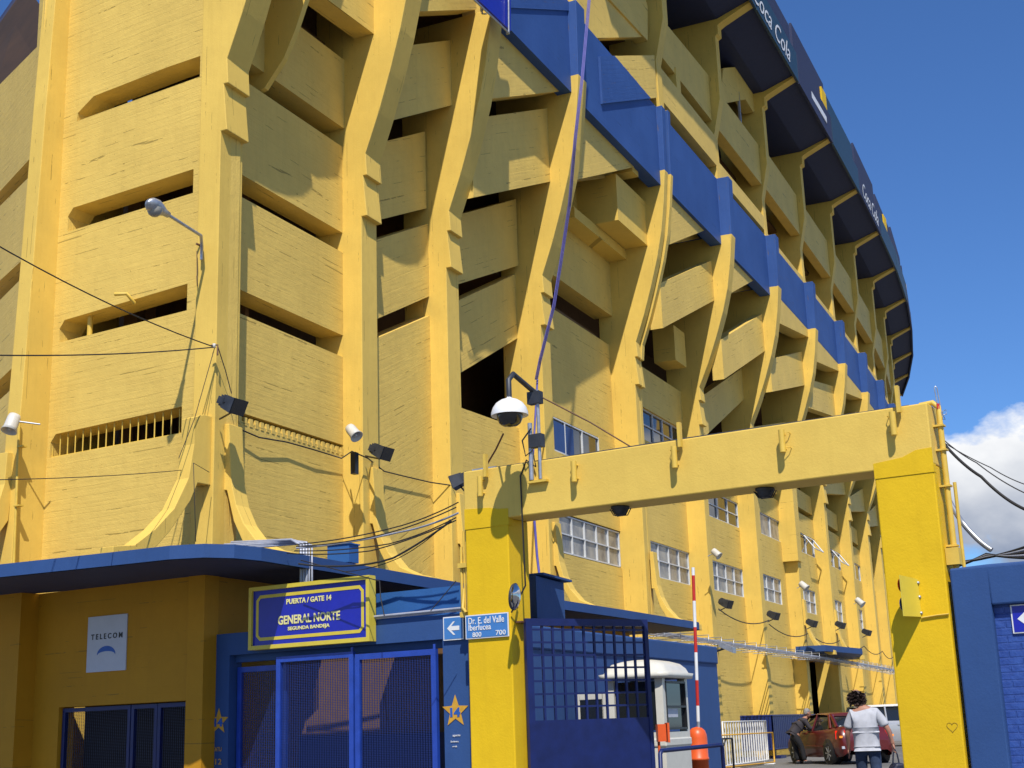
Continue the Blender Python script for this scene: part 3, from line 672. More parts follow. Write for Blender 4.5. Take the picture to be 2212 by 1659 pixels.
# lower storey under the canopy
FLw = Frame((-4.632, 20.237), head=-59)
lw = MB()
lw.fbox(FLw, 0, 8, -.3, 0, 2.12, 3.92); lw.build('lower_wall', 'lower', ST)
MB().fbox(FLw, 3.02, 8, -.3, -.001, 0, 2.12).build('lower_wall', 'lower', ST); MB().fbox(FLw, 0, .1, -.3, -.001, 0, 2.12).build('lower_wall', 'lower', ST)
MB().fbox(FLw, .15, 3.05, -.62, -.55, 0, 2.3).build('dark_backing', 'dark', ST)  # black sheet added close behind the gates to paint the dark inside
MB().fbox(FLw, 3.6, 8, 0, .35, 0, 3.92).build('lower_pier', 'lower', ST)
MB().fbox(FLw, 2.2, 8, -3.2, -3, 0, 3.9).build('dark_backing', 'inner', ST)
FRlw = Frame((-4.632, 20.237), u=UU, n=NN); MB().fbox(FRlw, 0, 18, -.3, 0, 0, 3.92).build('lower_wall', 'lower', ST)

# ------------------------------------------------------------------ gateway over the street
GW = thing('gateway', 'plain yellow concrete gateway frame spanning the street entrance', 'gateway', FP.P(.55, 0, 0))
MB().fbox(FP, -5.23, .88, -.5, 0, 4.19, 4.87).build('crossbeam', 'beam', GW, bevel=.015)
for a0, a1 in ((.215, .872), (-5.225, -4.575)):
    MB().fbox(FP, a0, a1, -.497, -.004, 0, 4.19).build('post', 'post', GW, bevel=.015)
b = MB(); b.prism(FP, [(-5.228, 4.1), (-4.575, 4.1), (-4.575, 4.27), (-4.9, 4.30), (-5.05, 4.36), (-5.228, 4.37)], .004, -.1); b.build('paint_patch', 'post', GW)
b = MB(); b.prism(FP, [(.20, 4.1), (.876, 4.1), (.876, 4.37), (.5, 4.35), (.35, 4.32), (.20, 4.31)], .004, -.1); b.build('paint_patch', 'post', GW)
b = MB(); b.tube([FP.P(-5.0, -.12, 4.885), FP.P(-2, -.12, 4.895), FP.P(.7, -.12, 4.885)], .014); b.build('roof_cable', 'darkmetal', GW)
b = MB().fbox(FP, .42, .78, -.35, -.06, 4.87, 4.90); b.build('roof_flashing', 'steel', GW)
# small tube holders on the beam
for q, (x, y) in enumerate(((1035, 1050), (1238, 1018), (1455, 987), (1688, 952), (1928, 914))):
    a, z = FP.at(x, y, .12)
    names = ['first yellow tube bracket on the beam, nearest the white camera dome end', 'second yellow tube bracket on the beam, right of the camera dome', 'middle yellow tube bracket on the beam', 'fourth yellow tube bracket on the beam, above the right bulkhead lamp', 'last yellow tube bracket on the beam, above the right post']
    t = thing('tube_bracket', names[q], 'bracket', FP.P(a, 0, z), 'tube brackets on the gateway beam')
    MB().tube([FP.P(a, .10, z-.13), FP.P(a, .10, z+.13)], .036, 12).build('tube', 'yelpipe', t)
    b = MB()
    for dz in (-.08, .09): b.tube([FP.P(a, .0, z+dz), FP.P(a, .10, z+dz)], .012, 6)
    sg = 1 if q in (0, 1, 2, 4) else -1
    for dz in (-.08, .09): b.tube([FP.P(a, .10, z+dz), FP.P(a+sg*.07, .05, z+dz+.01), FP.P(a+sg*.07, .0, z+dz)], .005, 5)
    b.build('clamp', 'yelpipe', t)
    if q in (0, 2, 4): MB().fbox(FP, a-.09, a-.05, .03, .09, z+.12, z+.42).build('holder', 'yelpipe', t)
for q, (x, y) in enumerate(((1340, 1097), (1652, 1053))):
    a, z = FP.at(x, y, -.22); z = 4.19
    t = thing('bulkhead_lamp', ('dark caged bulkhead lamp under the beam, middle of the span', 'dark caged bulkhead lamp under the beam, closer to the right post')[q], 'lamp', FP.P(a, -.22, z), 'lamps under the gateway beam')
    MB().lathe(FP.P(a, -.22, z), (0, 0, -1), [(0, 0), (.13, 0), (.13, .03), (.11, .035), (.10, .07), (.06, .11), (0, .12)], 16, sy=.8).build('body', 'darkmetal', t)
    b = MB()
    for k2 in range(3): b.tube([FP.P(a-.12, -.22+(k2-1)*.05, z-.03), FP.P(a-.07, -.22+(k2-1)*.05, z-.11), FP.P(a+.07, -.22+(k2-1)*.05, z-.11), FP.P(a+.12, -.22+(k2-1)*.05, z-.03)], .007, 5)
    b.build('cage', 'black', t)
# dome camera mast
dc = thing('dome_camera', 'white dome surveillance camera on a grey mast above the gateway beam', 'camera', FP.P(-.15, -.05, 4.87))
ca, cz = FP.at(1101, 893, .62)
c = FP.P(ca, .62, cz-.01)
MB().lathe(c, (0, 0, 1), [(.235, -.02), (.232, .02), (.21, .085), (.17, .14), (.11, .18), (.05, .2), (.035, .205), (.03, .25)], 28).build('hood', 'white', dc)
MB().lathe(c, (0, 0, 1), [(.235, -.02), (.2, -.01), (.15, .0), (.0, .0)], 28).build('hood_underside', 'white', dc)
MB().lathe(c, (0, 0, 1), [(.165, .0), (.16, -.06), (.135, -.115), (.09, -.15), (.0, -.165)], 24).build('dome_glass', 'glass', dc)
m1, mz = FP.at(1128, 1000, .03); 
MB().tube([c+Vector((0, 0, .2)), c+Vector((0, 0, .44)), c.lerp(FP.P(-.22, .0, cz+.62), .2)+Vector((0, 0, .42)), FP.P(-.28, .03, cz+.38), FP.P(-.30, .0, cz+.34)], .035, 10).build('swan_neck', 'darkmetal', dc)
b = MB()
for x0, x1, ztop in ((-.20, -.20, cz-.02), (-.33, -.33, cz+.40)):
    b.tube([FP.P(x0, .05, 4.62), FP.P(x1, .05, ztop)], .03 if x0 > -.3 else .022, 8)
b.build('mast', 'steel', dc)
for mz0, mz1 in ((.22, .38), (-.35, -.18)): MB().fbox(FP, -.38, -.20, -.01, .10, cz+mz0, cz+mz1).build('mount_box', 'darkmetal', dc)
b = MB().fbox(FP, -.42, -.14, .0, .07, 4.58, 4.61); b.tube([FP.P(-.2, .0, 4.6), FP.P(-.2, -.0, 4.95)], .02, 6); b.build('foot_bracket', 'yelpipe', dc)
b = MB().tube([FP.P(-.28, .0, cz+.36), FP.P(-1.0, -.1, cz-.1), FP.P(-1.55, -.2, 4.88)], .009, 6).tube([FP.P(.02, .35, cz-.18), FP.P(.36, .0, 5.1), FP.P(.62, -.12, 4.9)], .012, 6); b.build('stay_rod', 'rust', dc)
b = MB().tube([FP.P(-.24, .09, cz-.1), FP.P(-.12, .12, cz-.25), FP.P(-.15, .1, cz-.45), FP.P(-.25, .08, cz-.38), FP.P(-.27, .06, cz-.6), FP.P(-.1, .0, 4.9), FP.P(-.02, .03, 4.7), FP.P(-.03, .02, 3.3), FP.P(.19, .02, 2.98)], .011, 6); b.build('cable', 'cable', dc)
# violet cables strung from the dome mast up the rib
b = MB()
tr = [(1272, -20), (1255, 170), (1240, 300), (1228, 440), (1210, 560), (1194, 660), (1165, 775), (1156, 820)]
for k2 in range(3):
    pts = []
    for j, (x, y) in enumerate(tr):
        a, z = FR.at(x+k2*2.4, y, 1.75 if j < 3 else (1.5-(j-2)*.22)); pts.append(FR.P(a, 1.75 if j < 3 else (1.5-(j-2)*.22), z))
    b.tube(pts, .012, 6)
a, z = FR.at(1150, 1010, .4); b.tube([pts[-1], FR.P(a, .4, z)], .024, 6)
ob = b.build('cable_bundle', 'violet'); tag(ob, 'violet cable bundle running up the rib behind the camera dome', 'cable')
b = MB(); p = [dep(1154, 1120, 23.5), dep(1160, 1200, 23.5), dep(1166, 1250, 23.4)]; b.tube(p, .022, 6)
ob = b.build('cable_bundle', 'violet'); tag(ob, 'violet cable bundle dropping behind the left gateway post', 'cable')
class FrameK(Frame):                    # a frame whose measures are a touch larger
    k = 1.02
    def P(s, a, off, z): return Frame.P(s, a*s.k, off, EYE+(z-EYE)*s.k)
FG = FrameK((FP.o.x*1.02, FP.o.y*1.02), u=FP.u, n=FP.n)
# street signs
t = thing('street_sign', 'pale blue street name plate on the left gateway post', 'sign', FP.P(.56, .03, 2.84))
MB().fbox(FP, .237, .887, .012, .024, 2.69, 2.99).build('border', 'white', t)
MB().fbox(FP, .250, .874, .024, .028, 2.703, 2.977).build('plate', 'streetblue', t)
text('lettering', 'Dr. E. del Valle', FP, .565, 2.915, .032, .54, .085, 'white', t, .01)
text('lettering', 'Iberlucea', FP, .665, 2.83, .032, .34, .075, 'white', t, .01)
text('lettering', '800', FP, .71, 2.74, .032, .135, .06, 'white', t, .01)
text('lettering', '700', FP, .35, 2.745, .032, .15, .062, 'white', t, .01)
t = thing('arrow_sign', 'small square blue plate with a white left arrow', 'sign', FG.P(1.08, .0, 2.85))
MB().fbox(FG, .925, 1.24, .0, .016, 2.695, 2.995).build('border', 'white', t)
MB().fbox(FG, .94, 1.225, .016, .020, 2.71, 2.98).build('plate', 'streetblue', t)
def arrow(fr, a, z, w_, h_, off, parent, mat='white'):
    pts = [(a+w_/2, z), (a, z+h_/2), (a-w_*.16, z+h_/2), (a+w_*.16, z+h_*.16), (a-w_/2, z+h_*.16), (a-w_/2, z-h_*.16), (a+w_*.16, z-h_*.16), (a-w_*.16, z-h_/2), (a, z-h_/2)]
    MB().prism(fr, pts, off, off-.003).build('arrow', mat, parent)
arrow(FG, 1.08, 2.845, .19, .17, .024, t)
# convex mirror
t = thing('convex_mirror', 'round convex traffic mirror on the left gateway post', 'mirror', FP.P(.2, -.05, 3.1))
mc = dep(1113, 1289, 17.0); ax = Vector((.93, -.34, -.12)).normalized()
MB().lathe(mc, ax, [(.0, .05), (.07, .045), (.12, .03), (.155, .0)], 24).build('mirror', 'chrome', t)
MB().lathe(mc, ax, [(.155, .0), (.17, -.005), (.16, -.03), (.06, -.05), (0, -.05)], 24).build('shell', 'darkmetal', t)
MB().tube([mc-ax*.04, FP.P(.2, -.15, 3.05)], .012, 6).build('arm', 'darkmetal', t)
MB().fbox(FP, .12, .22, -.3, -.1, 2.86, 2.88).build('mirror_bracket', 'rust', t)
# conduits on the outer side of the left post
b = MB()
for k2, r in ((0, .02), (1, .014), (2, .02)): b.tube([FP.P(.92+k2*.045, -.1, 4.3-k2*.2), FP.P(.92+k2*.045, -.1, 3.0)], r, 8)
b.fbox(FP, .90, 1.04, -.16, -.05, 3.62, 3.68).fbox(FP, .90, 1.02, -.16, -.05, 2.98, 3.05).tube([FP.P(.98, -.1, 3.35), FP.P(.98, -.06, 3.1), FP.P(.9, -.02, 3.03)], .022, 8)
ob = b.build('conduit', 'yelpipe'); tag(ob, 'yellow conduits strapped beside the left gateway post', 'conduit')
# right hand sign plates on the right post
t = thing('traffic_sign', 'yellow sign plate with coloured discs sticking out of the right gateway post', 'sign', FP.P(-4.9, .1, 2.75))
sa = -4.93
MB().hexa([FP.P(sa+.0, .0, 2.57), FP.P(sa+.10, .30, 2.57), FP.P(sa+.11, .30, 2.57), FP.P(sa+.02, .0, 2.57), FP.P(sa+.0, .0, 2.97), FP.P(sa+.10, .30, 3.0), FP.P(sa+.11, .30, 3.0), FP.P(sa+.02, .0, 2.97)]).build('plate', 'signyel', t)
for dz, m in ((2.90, 'red'), (2.70, 'paintblue')):
    MB().lathe(FP.P(sa+.115, .2, dz), FP.P(1, 0, 0)-FP.P(0, .33, 0), [(0, .004), (.08, .004), (.08, 0)], 16).build('disc', m, t)
b = MB()
for dz in (2.61, 2.78, 2.93): b.lathe(FP.P(sa-.0, .0, dz), FP.P(0, 1, 0)-FP.P(0, 0, 0), [(0, .02), (.016, .015), (.018, 0)], 10)
b.build('bolts', 'steel', t)
MB().tube([FP.P(-4.93, .012, 2.56), FP.P(-5.1, .012, 2.575), FP.P(-5.22, .012, 2.58)], .009, 6).build('cable', 'yelpipe', t)
for (x, y, w_, h_, s_) in ((1965, 1520, .18, .03, 'PAULA'), (1978, 1535, .24, .03, 'M. SOL 2006'),): pass
t = thing('gate_jamb', 'tall black steel jamb beside the right gateway post', 'post', FP.P(-4.5, -.3, 0))
MB().fbox(FP, -4.565, -4.47, -.62, -.50, 0, 3.02).build('jamb', 'black', t)
MB().fbox(FP, -4.57, -4.465, -.63, -.49, 3.02, 3.07).build('cap', 'black', t)
# pipes, antenna on the right post
b = MB(); pth = [FP.P(-5.1, -.2, 4.89), FP.P(-5.24, -.2, 4.9), FP.P(-5.30, -.2, 4.84), FP.P(-5.30, -.2, 4.6), FP.P(-5.30, -.2, 1.0)]
b.tube(pth, .032, 10); b.tube([FP.P(-5.37, -.25, 4.0), FP.P(-5.37, -.25, 1.0)], .02, 8)
for z in (4.62, 4.35, 3.95, 3.3): b.fbox(FP, -5.345, -5.22, -.25, -.15, z, z+.02)
b.fbox(FP, -5.37, -5.23, -.2, -.08, 3.1, 3.28)
ob = b.build('downpipe', 'yelpipe'); tag(ob, 'yellow downpipe clipped to the outer side of the right gateway post', 'pipe')
t = thing('antenna', 'folded loop antenna on a short arm on the right gateway post', 'antenna', FP.P(-5.3, -.2, 4.7))
a, z = FP.at(2034, 889, -.2); base = FP.P(a, -.2, z)
MB().tube([FP.P(-5.3, -.2, 4.68), FP.P(a, -.2, z)], .016, 6).build('arm', 'steel', t)
b = MB(); r_ = Vector((1, 0, 0)); u_ = Vector((-.08, 0, 1))
b.tube([base, base+u_*.27, base+u_*.29-r_*.015, base+u_*.27-r_*.03, base+u_*.02-r_*.03], .006, 6)
b.tube([base+r_*.01, base+Vector((.05, 0, .02)), base+Vector((.05, 0, -.03)), base+Vector((.01, 0, -.04)), base+Vector((.0, 0, -.09)), base+Vector((.03, 0, -.09)), base], .005, 5)
b.build('loop', 'steel', t)
MB().box(base+Vector((-.035, 0, .06)), .03, .03, .06).build('red_clip', 'red', t)

# ------------------------------------------------------------------ gate 14 wall, doors and sign
GA = thing('gate_wall', 'blue wall of gate 14 joining the left gateway post', 'wall', FG.P(3, 0, 0))
MB().fbox(FG, .875, 5.35, -.28, -.02, 2.72, 3.03).build('lintel', 'blue', GA)
MB().fbox(FG, .875, 1.28, -.28, -.022, 0, 2.72).build('pier', 'blue', GA)
MB().fbox(FG, 5.0, 5.35, -.28, -.022, 0, 2.72).build('pier', 'blue', GA)
MB().fbox(FG, .95, 2.6, -.75, -.35, 2.9, 3.43).build('upper_box', 'bluelt', GA)
MB().fbox(FG, 1.25, 5.0, -.26, -.16, 2.62, 2.725).build('inner_frame', 'blue', GA)
b = MB()
for k2 in range(2): b.tube([FG.P(.92, .0+k2*.03, 3.07+k2*.02), FG.P(2.35, .0+k2*.03, 3.06+k2*.02)], .018, 8)
b.build('pipe', 'greypipe', GA)
def mesh_gate(a0, a1, z1, off, label, seed):
    t = thing('mesh_gate', label, 'gate', FG.P(a0, off, 0), 'mesh gates of gate 14')
    f = MB(); w_ = .075
    f.fbox(FG, a0, a0+w_, off-.03, off+.03, 0, z1).fbox(FG, a1-w_, a1, off-.03, off+.03, 0, z1).fbox(FG, a0+w_, a1-w_, off-.03, off+.028, z1-w_, z1).fbox(FG, a0+w_, a1-w_, off-.03, off+.028, .0, w_)
    f.build('frame', 'gate', t)
    m = MB(); P = [(a0+w_, w_), (a1-w_, w_), (a1-w_, z1-w_), (a0+w_, z1-w_)]
    m.face([FG.P(x, off, z) for x, z in P], P); m.build('mesh_panel', 'mesh', t)
    MB().tube([FG.P(a0+.03, off+.01, z1), FG.P(a0+.03, off+.01, z1+.06)], .02, 8).build('hinge_pin', 'gate', t)
    return t
mesh_gate(1.34, 2.66, 2.6, .03, 'blue mesh gate nearest the star numbered 14', 0)
mesh_gate(2.69, 4.05, 2.64, .03, 'blue mesh gate under the left half of the gate sign', 1)
mesh_gate(4.06, 4.98, 2.55, -.2, 'shaded blue mesh panel left of the two mesh gates', 2)
MB().fbox(FG, .95, 5.2, -1.35, -1.25, 0, 2.9).build('dark_backing', 'inner', GA); MB().fbox(FG, 1.3, 4.6, -1.2, -1.1, 0, 1.55).build('inner_counter', 'bluedk', GA)  # dark backing paints the shade seen through the mesh gates
# gate sign
SG = thing('gate_sign', 'blue and yellow GENERAL NORTE sign above gate 14', 'sign', FG.P(3.42, .1, 2.72))
SF = FrameK(FG.P(3.42, .12, 0).xy, u=FG.u, n=FG.n); hw = 1.075; zb, zt_ = 2.755, 3.63
MB().fbox(SF, -hw, hw, -.12, -.02, zb, zt_).build('back_box', 'signyel', SG)
fb = MB(); e_ = .055
fb.fbox(SF, -hw, hw, -.02, .03, zb, zb+e_).fbox(SF, -hw, hw, -.02, .03, zt_-e_, zt_).fbox(SF, -hw, -hw+e_, -.02, .03, zb+e_, zt_-e_).fbox(SF, hw-e_, hw, -.02, .03, zb+e_, zt_-e_)
fb.build('frame', 'signyel', SG)
MB().fbox(SF, -hw+e_, hw-e_, -.02, -.01, zb+e_, zt_-e_).build('panel', 'signblue', SG)
def oct_ring(x0, x1, z0, z1, c, w_, off, name, mat, par):
    o = [(x0, z0+c), (x0+c, z0), (x1-c, z0), (x1, z0+c), (x1, z1-c), (x1-c, z1), (x0+c, z1), (x0, z1-c)]
    i_ = [(x0+w_, z0+c+w_*.3), (x0+c+w_*.3, z0+w_), (x1-c-w_*.3, z0+w_), (x1-w_, z0+c+w_*.3), (x1-w_, z1-c-w_*.3), (x1-c-w_*.3, z1-w_), (x0+c+w_*.3, z1-w_), (x0+w_, z1-c-w_*.3)]
    m = MB()
    for q in range(8):
        r = (q+1) % 8; m.prism(SF, [o[q], o[r], i_[r], i_[q]], off, off-.004)
    return m.build(name, mat, par)
oct_ring(-hw+.115, hw-.115, zb+.12, zt_-.12, .07, .045, -.004, 'yellow_line', 'signyel', SG)
text('lettering', 'PUERTA / GATE 14', SF, .0, 3.385, -.004, .82, .075, 'cream', SG, .035)
text('lettering', 'GENERAL NORTE', SF, .0, 3.135, -.004, 1.13, .125, 'cream', SG, .03)
text('lettering', 'SEGUNDA BANDEJA', SF, .0, 3.005, -.004, .76, .065, 'cream', SG, .035)
# stars
def star(fr, a, z, r, off, label, num):
    t = thing('star_mark', label, 'star', fr.P(a, off, z), 'painted gate stars')
    pts = []
    for k2 in range(10):
        rr = r if k2 % 2 == 0 else r*.42; th = math.pi/2+k2*math.pi/5; pts.append((a+rr*math.cos(th), z+rr*math.sin(th)))
    MB().prism(fr, pts, off, off-.003).build('star', 'starorange', t)
    if num: text('lettering', '14', fr, a, z-.01, off+.003, .16, .12, 'paintblue', t, .05)
    return t
st1 = star(FG, 1.10, 1.80, .21, -.014, 'orange star numbered 14 on the sunlit blue pier', True)
text('lettering', 'aguante', FG, 1.09, 1.50, -.014, .12, .03, 'white', st1)
text('lettering', 'Bombonera', FG, 1.12, 1.43, -.014, .12, .022, 'white', st1)
text('lettering', 'mi vida', FG, 1.12, 1.37, -.014, .07, .02, 'white', st1)
st2 = star(FG, 5.18, 1.80, .19, -.014, 'shaded orange star numbered 14 on the left blue pier', True)
text('lettering', 'TATU', FG, 5.2, 1.42, -.014, .17, .06, 'starorange', st2); text('lettering', '12', FG, 5.17, 1.25, -.014, .12, .08, 'starorange', st2)
# telecom sign and left doors
t = thing('telephone_sign', 'white TELECOM sign with a blue arc on the shaded yellow wall', 'sign', FLw.P(1.9, .02, 2.6))
q0 = FLw.at(191, 1332, .02); q1 = FLw.at(275, 1327, .02); q2 = FLw.at(273, 1447, .02)
ta0, ta1 = q1[0], q0[0]; tz0, tz1 = q2[1], (q0[1]+q1[1])/2
MB().fbox(FLw, ta0, ta1, 0.003, .02, tz0, tz1).build('plate', 'signgrey', t)
tm = (ta0+ta1)/2; text('lettering', 'T E L E C O M', FLw, tm, tz0+(tz1-tz0)*.63, .024, (ta1-ta0)*.80, .085, 'black', t, .02)
m = MB(); n_ = 14; hh = tz0+(tz1-tz0)*.30
o1 = [(tm+.2*math.cos(math.pi*k2/n_), hh+.13*math.sin(math.pi*k2/n_)) for k2 in range(n_+1)]; i1 = [(tm+.19*math.cos(math.pi*k2/n_), hh+.05*math.sin(math.pi*k2/n_)) for k2 in range(n_+1)]
for k2 in range(n_): m.prism(FLw, [o1[k2], o1[k2+1], i1[k2+1], i1[k2]], .024, .021)
m.build('arc', 'paintblue', t)
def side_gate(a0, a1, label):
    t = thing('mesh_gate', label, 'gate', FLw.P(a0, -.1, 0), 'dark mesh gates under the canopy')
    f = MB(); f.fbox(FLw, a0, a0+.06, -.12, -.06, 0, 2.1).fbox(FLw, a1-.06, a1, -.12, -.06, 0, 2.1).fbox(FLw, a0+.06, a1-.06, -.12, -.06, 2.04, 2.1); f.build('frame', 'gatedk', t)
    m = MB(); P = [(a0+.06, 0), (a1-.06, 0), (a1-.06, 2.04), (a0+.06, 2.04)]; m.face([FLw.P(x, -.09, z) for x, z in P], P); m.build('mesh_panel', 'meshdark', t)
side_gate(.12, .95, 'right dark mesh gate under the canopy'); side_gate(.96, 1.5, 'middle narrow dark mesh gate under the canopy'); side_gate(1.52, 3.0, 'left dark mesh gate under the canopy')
# conduits coming down off the canopy
b = MB()
for k2 in range(5):
    x = 650+k2*6; e0 = dep(x, 1255, 19.9); e1 = dep(x, 1172+abs(k2-2)*3, 19.9); e2 = dep(x-20, 1166+k2*2, 20.0); e3 = dep(500-k2*15, 1172+k2*5, 21.0)
    b.tube([dep(x, 1290, 19.9), e0, e1, e2, e3], .022 if k2 < 3 else .014, 8)
ob = b.build('conduit', 'greypipe'); tag(ob, 'grey conduits bending down over the canopy edge behind the gate sign', 'conduit')
t = thing('junction_box', 'weathered light blue metal box standing on the canopy', 'box', FR.P(1.2, 1.4, 4.1))
c0 = dep(741, 1198, 22.6); MB().box(c0, .42, .3, .30, Vector((.9, -.42, 0))).build('box', 'bluelt', t)
MB().box(c0+Vector((0, 0, .157)), .46, .34, .02, Vector((.9, -.42, 0))).build('lid', 'bluelt', t)

# ------------------------------------------------------------------ lamps, horns and wires on the facade
FLp = lambda t_, m, z: FL.P(t_, m, z)
lp = thing('street_lamp', 'grey cobra-head street lamp on a curved arm on the corner facade', 'street lamp', FLp(.33, .1, 9.3))
ta_, tz_ = FL.at(325, 440, 1.85); LH = FLp(ta_, 1.85, tz_); lj = FL.at(360, 462, 1.4); l2 = FL.at(432, 508, .35); l3 = FL.at(436, 530, .12)
MB().tube([FLp(l3[0], .12, l3[1]-.25), FLp(l3[0], .12, l3[1]), FLp(l2[0]-.0, .33, l2[1]), FLp(lj[0], 1.4, lj[1])], .027, 8).build('arm', 'steel', lp)
b = MB(); ax = (LH-FLp(lj[0], 1.4, lj[1])).normalized()
e0 = FLp(lj[0], 1.4, lj[1])-ax*.05
b.lathe(e0, ax, [(0, 0), (.05, .0), (.06, .12), (.075, .16), (.10, .25), (.125, .38), (.11, .5), (.06, .58), (0, .6)], 16, sy=.75); b.build('housing', 'steel', lp)
b = MB(); b.lathe(e0+ax*.38-Vector((0, 0, .05)), (ax*.15+Vector((0, 0, -1))), [(.12, -.02), (.115, .03), (.09, .08), (.05, .11), (0, .12)], 16, xax=ax); b.build('glass_bowl', 'pane', lp)
MB().tube([FLp(.33, .03, 9.42), FLp(.33, .14, 9.42)], .02).tube([FLp(.34, .12, 9.3), FLp(.30, .15, 9.1), FLp(.34, .1, 8.9), FLp(.30, .15, 8.85), FLp(.33, .1, 8.7)], .008, 5).build('wire_tail', 'rust', lp)
# floodlights
def flood(P, aim, label, sc=1.0, foot=None):
    t = thing('floodlight', label, 'floodlight', P, 'dark floodlights clamped to the ribs')
    aim = Vector(aim).normalized(); side = aim.cross(Vector((0, 0, 1))).normalized(); up = side.cross(aim)
    b = MB(); hw_, hh_, dp = .135*sc, .10*sc, .15*sc
    F0 = [P+side*(a*hw_)+up*(c*hh_)+aim*dp for a, c in ((-1, -1), (1, -1), (1, 1), (-1, 1))]
    F1 = [P+side*(a*hw_*.85)+up*(c*hh_*.8)-aim*.04*sc for a, c in ((-1, -1), (1, -1), (1, 1), (-1, 1))]
    b.hexa(F1+F0); b.build('casing', 'darkmetal', t)
    b = MB()
    for q in range(6):
        o = P-aim*.04*sc+side*((q-2.5)*.055*sc); b.box(o*.5+(P-aim*.04*sc+side*((q-2.5)*.036*sc))*.5-aim*.03*sc, .012*sc, .10*sc, (.17-.012*abs(q-2.5)**2)*sc, side, aim, up)
    b.build('cooling_fins', 'darkmetal', t)
    MB().hexa([p_+aim*.004 for p_ in [P+side*(a*hw_*.9)+up*(c*hh_*.9)+aim*dp for a, c in ((-1, -1), (1, -1), (1, 1), (-1, 1))]]+[p_+aim*.008 for p_ in [P+side*(a*hw_*.9)+up*(c*hh_*.9)+aim*dp for a, c in ((-1, -1), (1, -1), (1, 1), (-1, 1))]]).build('glass', 'glass', t)
    MB().tube([foot if foot is not None else P-Vector((.2, 0, .25)), P-Vector((0, 0, .12*sc)), P+side*hw_*.9], .014*sc, 6).build('bracket', 'black', t)
def FRp(x, y, n): a, z = FR.at(x, y, n); return FR.P(a, n, z)
flood(FRp(498, 872, .35), (.9, -.5, -.5), 'large dark floodlight on the corner rib above its flared foot', 1.25, FRp(475, 905, .0))
flood(FRp(820, 974, .45), (.9, -.5, -.5), 'dark floodlight on the second rib beside the long speaker', 1.25, FRp(790, 985, .0))
flood(dep(996, 1036, 19.5), (-.9, .1, -.35), 'dark floodlight half hidden behind the left end of the beam', .95, dep(1003, 1060, 19.3))
flood(FRp(1210, 1090, .3), (.8, -.5, -.5), 'dark floodlight just below the gateway beam on the third rib', 1.2)
for q, (x, y) in enumerate(((1566, 1302), (1669, 1328), (1752, 1345), (1814, 1349), (1871, 1365))):
    flood(FRp(x, y, .35), (.8, -.6, -.45), ('dark floodlight above the white boom barrier', 'dark floodlight over the low blue building end', 'dark floodlight left of the small blue canopy', 'dark floodlight over the small blue canopy', 'farthest dark floodlight beside the right gateway post')[q], 1.35)
MB_ = MB().box(FRp(766, 1001, .12), .10, .12, .40, Vector((NN.x, NN.y, 0))); tag(MB_.build('speaker_column', 'black'), 'slim black column speaker on the second rib', 'speaker')
# horns
def horn(P, aim, label, sc=1.0, back=None):
    t = thing('horn_speaker', label, 'speaker', P, 'beige horn speakers on the ribs')
    aim = Vector(aim).normalized(); sc *= .85
    MB().lathe(P, aim, [(0, -.22*sc), (.10*sc, -.21*sc), (.115*sc, -.15*sc), (.12*sc, .04*sc), (.145*sc, .12*sc), (.13*sc, .12*sc), (.09*sc, .0), (0, -.02*sc)], 20).build('horn', 'horn', t)
    MB().lathe(P, aim, [(0, -.02*sc), (.035*sc, 0), (.03*sc, .09*sc), (0, .11*sc)], 12).build('driver', 'horn', t)
    MB().tube([back if back is not None else P+Vector((-.3, .1, -.05)), P-aim*.1*sc], .014, 6).build('arm', 'steel', t)
horn(FRp(765, 936, .3), (.55, -.45, -.75), 'beige horn speaker on the second rib above the column speaker', 1.0, FRp(752, 930, .0))
a, z = FL.at(24, 919, 1.0); horn(FL.P(a, 1.0, z), (-.15, -.35, -.95), 'beige horn speaker at the far left of the facade', 1.1, FL.P(a-.35, .7, z+.02))
horn(FRp(1549, 1197, .3), (.6, -.4, -.7), 'beige horn speaker on the rib above the boom barrier', 1.1)
horn(FRp(1738, 1267, .3), (.6, -.4, -.7), 'beige horn speaker on the rib left of the small blue canopy', 1.3)
horn(FRp(1859, 1302, .3), (.6, -.4, -.7), 'beige horn speaker farthest along the facade', 1.5)
# downpipe at the left pier
b = MB(); pa = FL.at(66, 1180, .35); pb = FL.at(73, 905, .35)
b.tube([FL.P(pa[0], .66, 4.1), FL.P(pb[0]-.02, .66, 6.9)], .024, 8)
for z in (4.3, 5.4, 6.4): b.fbox(FL, pa[0]-.09, pa[0]+.05, .60, .70, z, z+.025)
tag(b.build('downpipe', 'yelpipe'), 'thin yellow pipe clipped up the left pier above the canopy', 'pipe')
b = MB(); sa_, sz_ = FL.at(272, 634, .2); b.tube([FL.P(sa_, .0, sz_-.12), FL.P(sa_, .18, sz_), FL.P(sa_+.22, .24, sz_+.02)], .03, 8)
tag(b.build('spout_pipe', 'yelpipe'), 'short yellow elbow pipe sticking out below a wall slot', 'pipe')
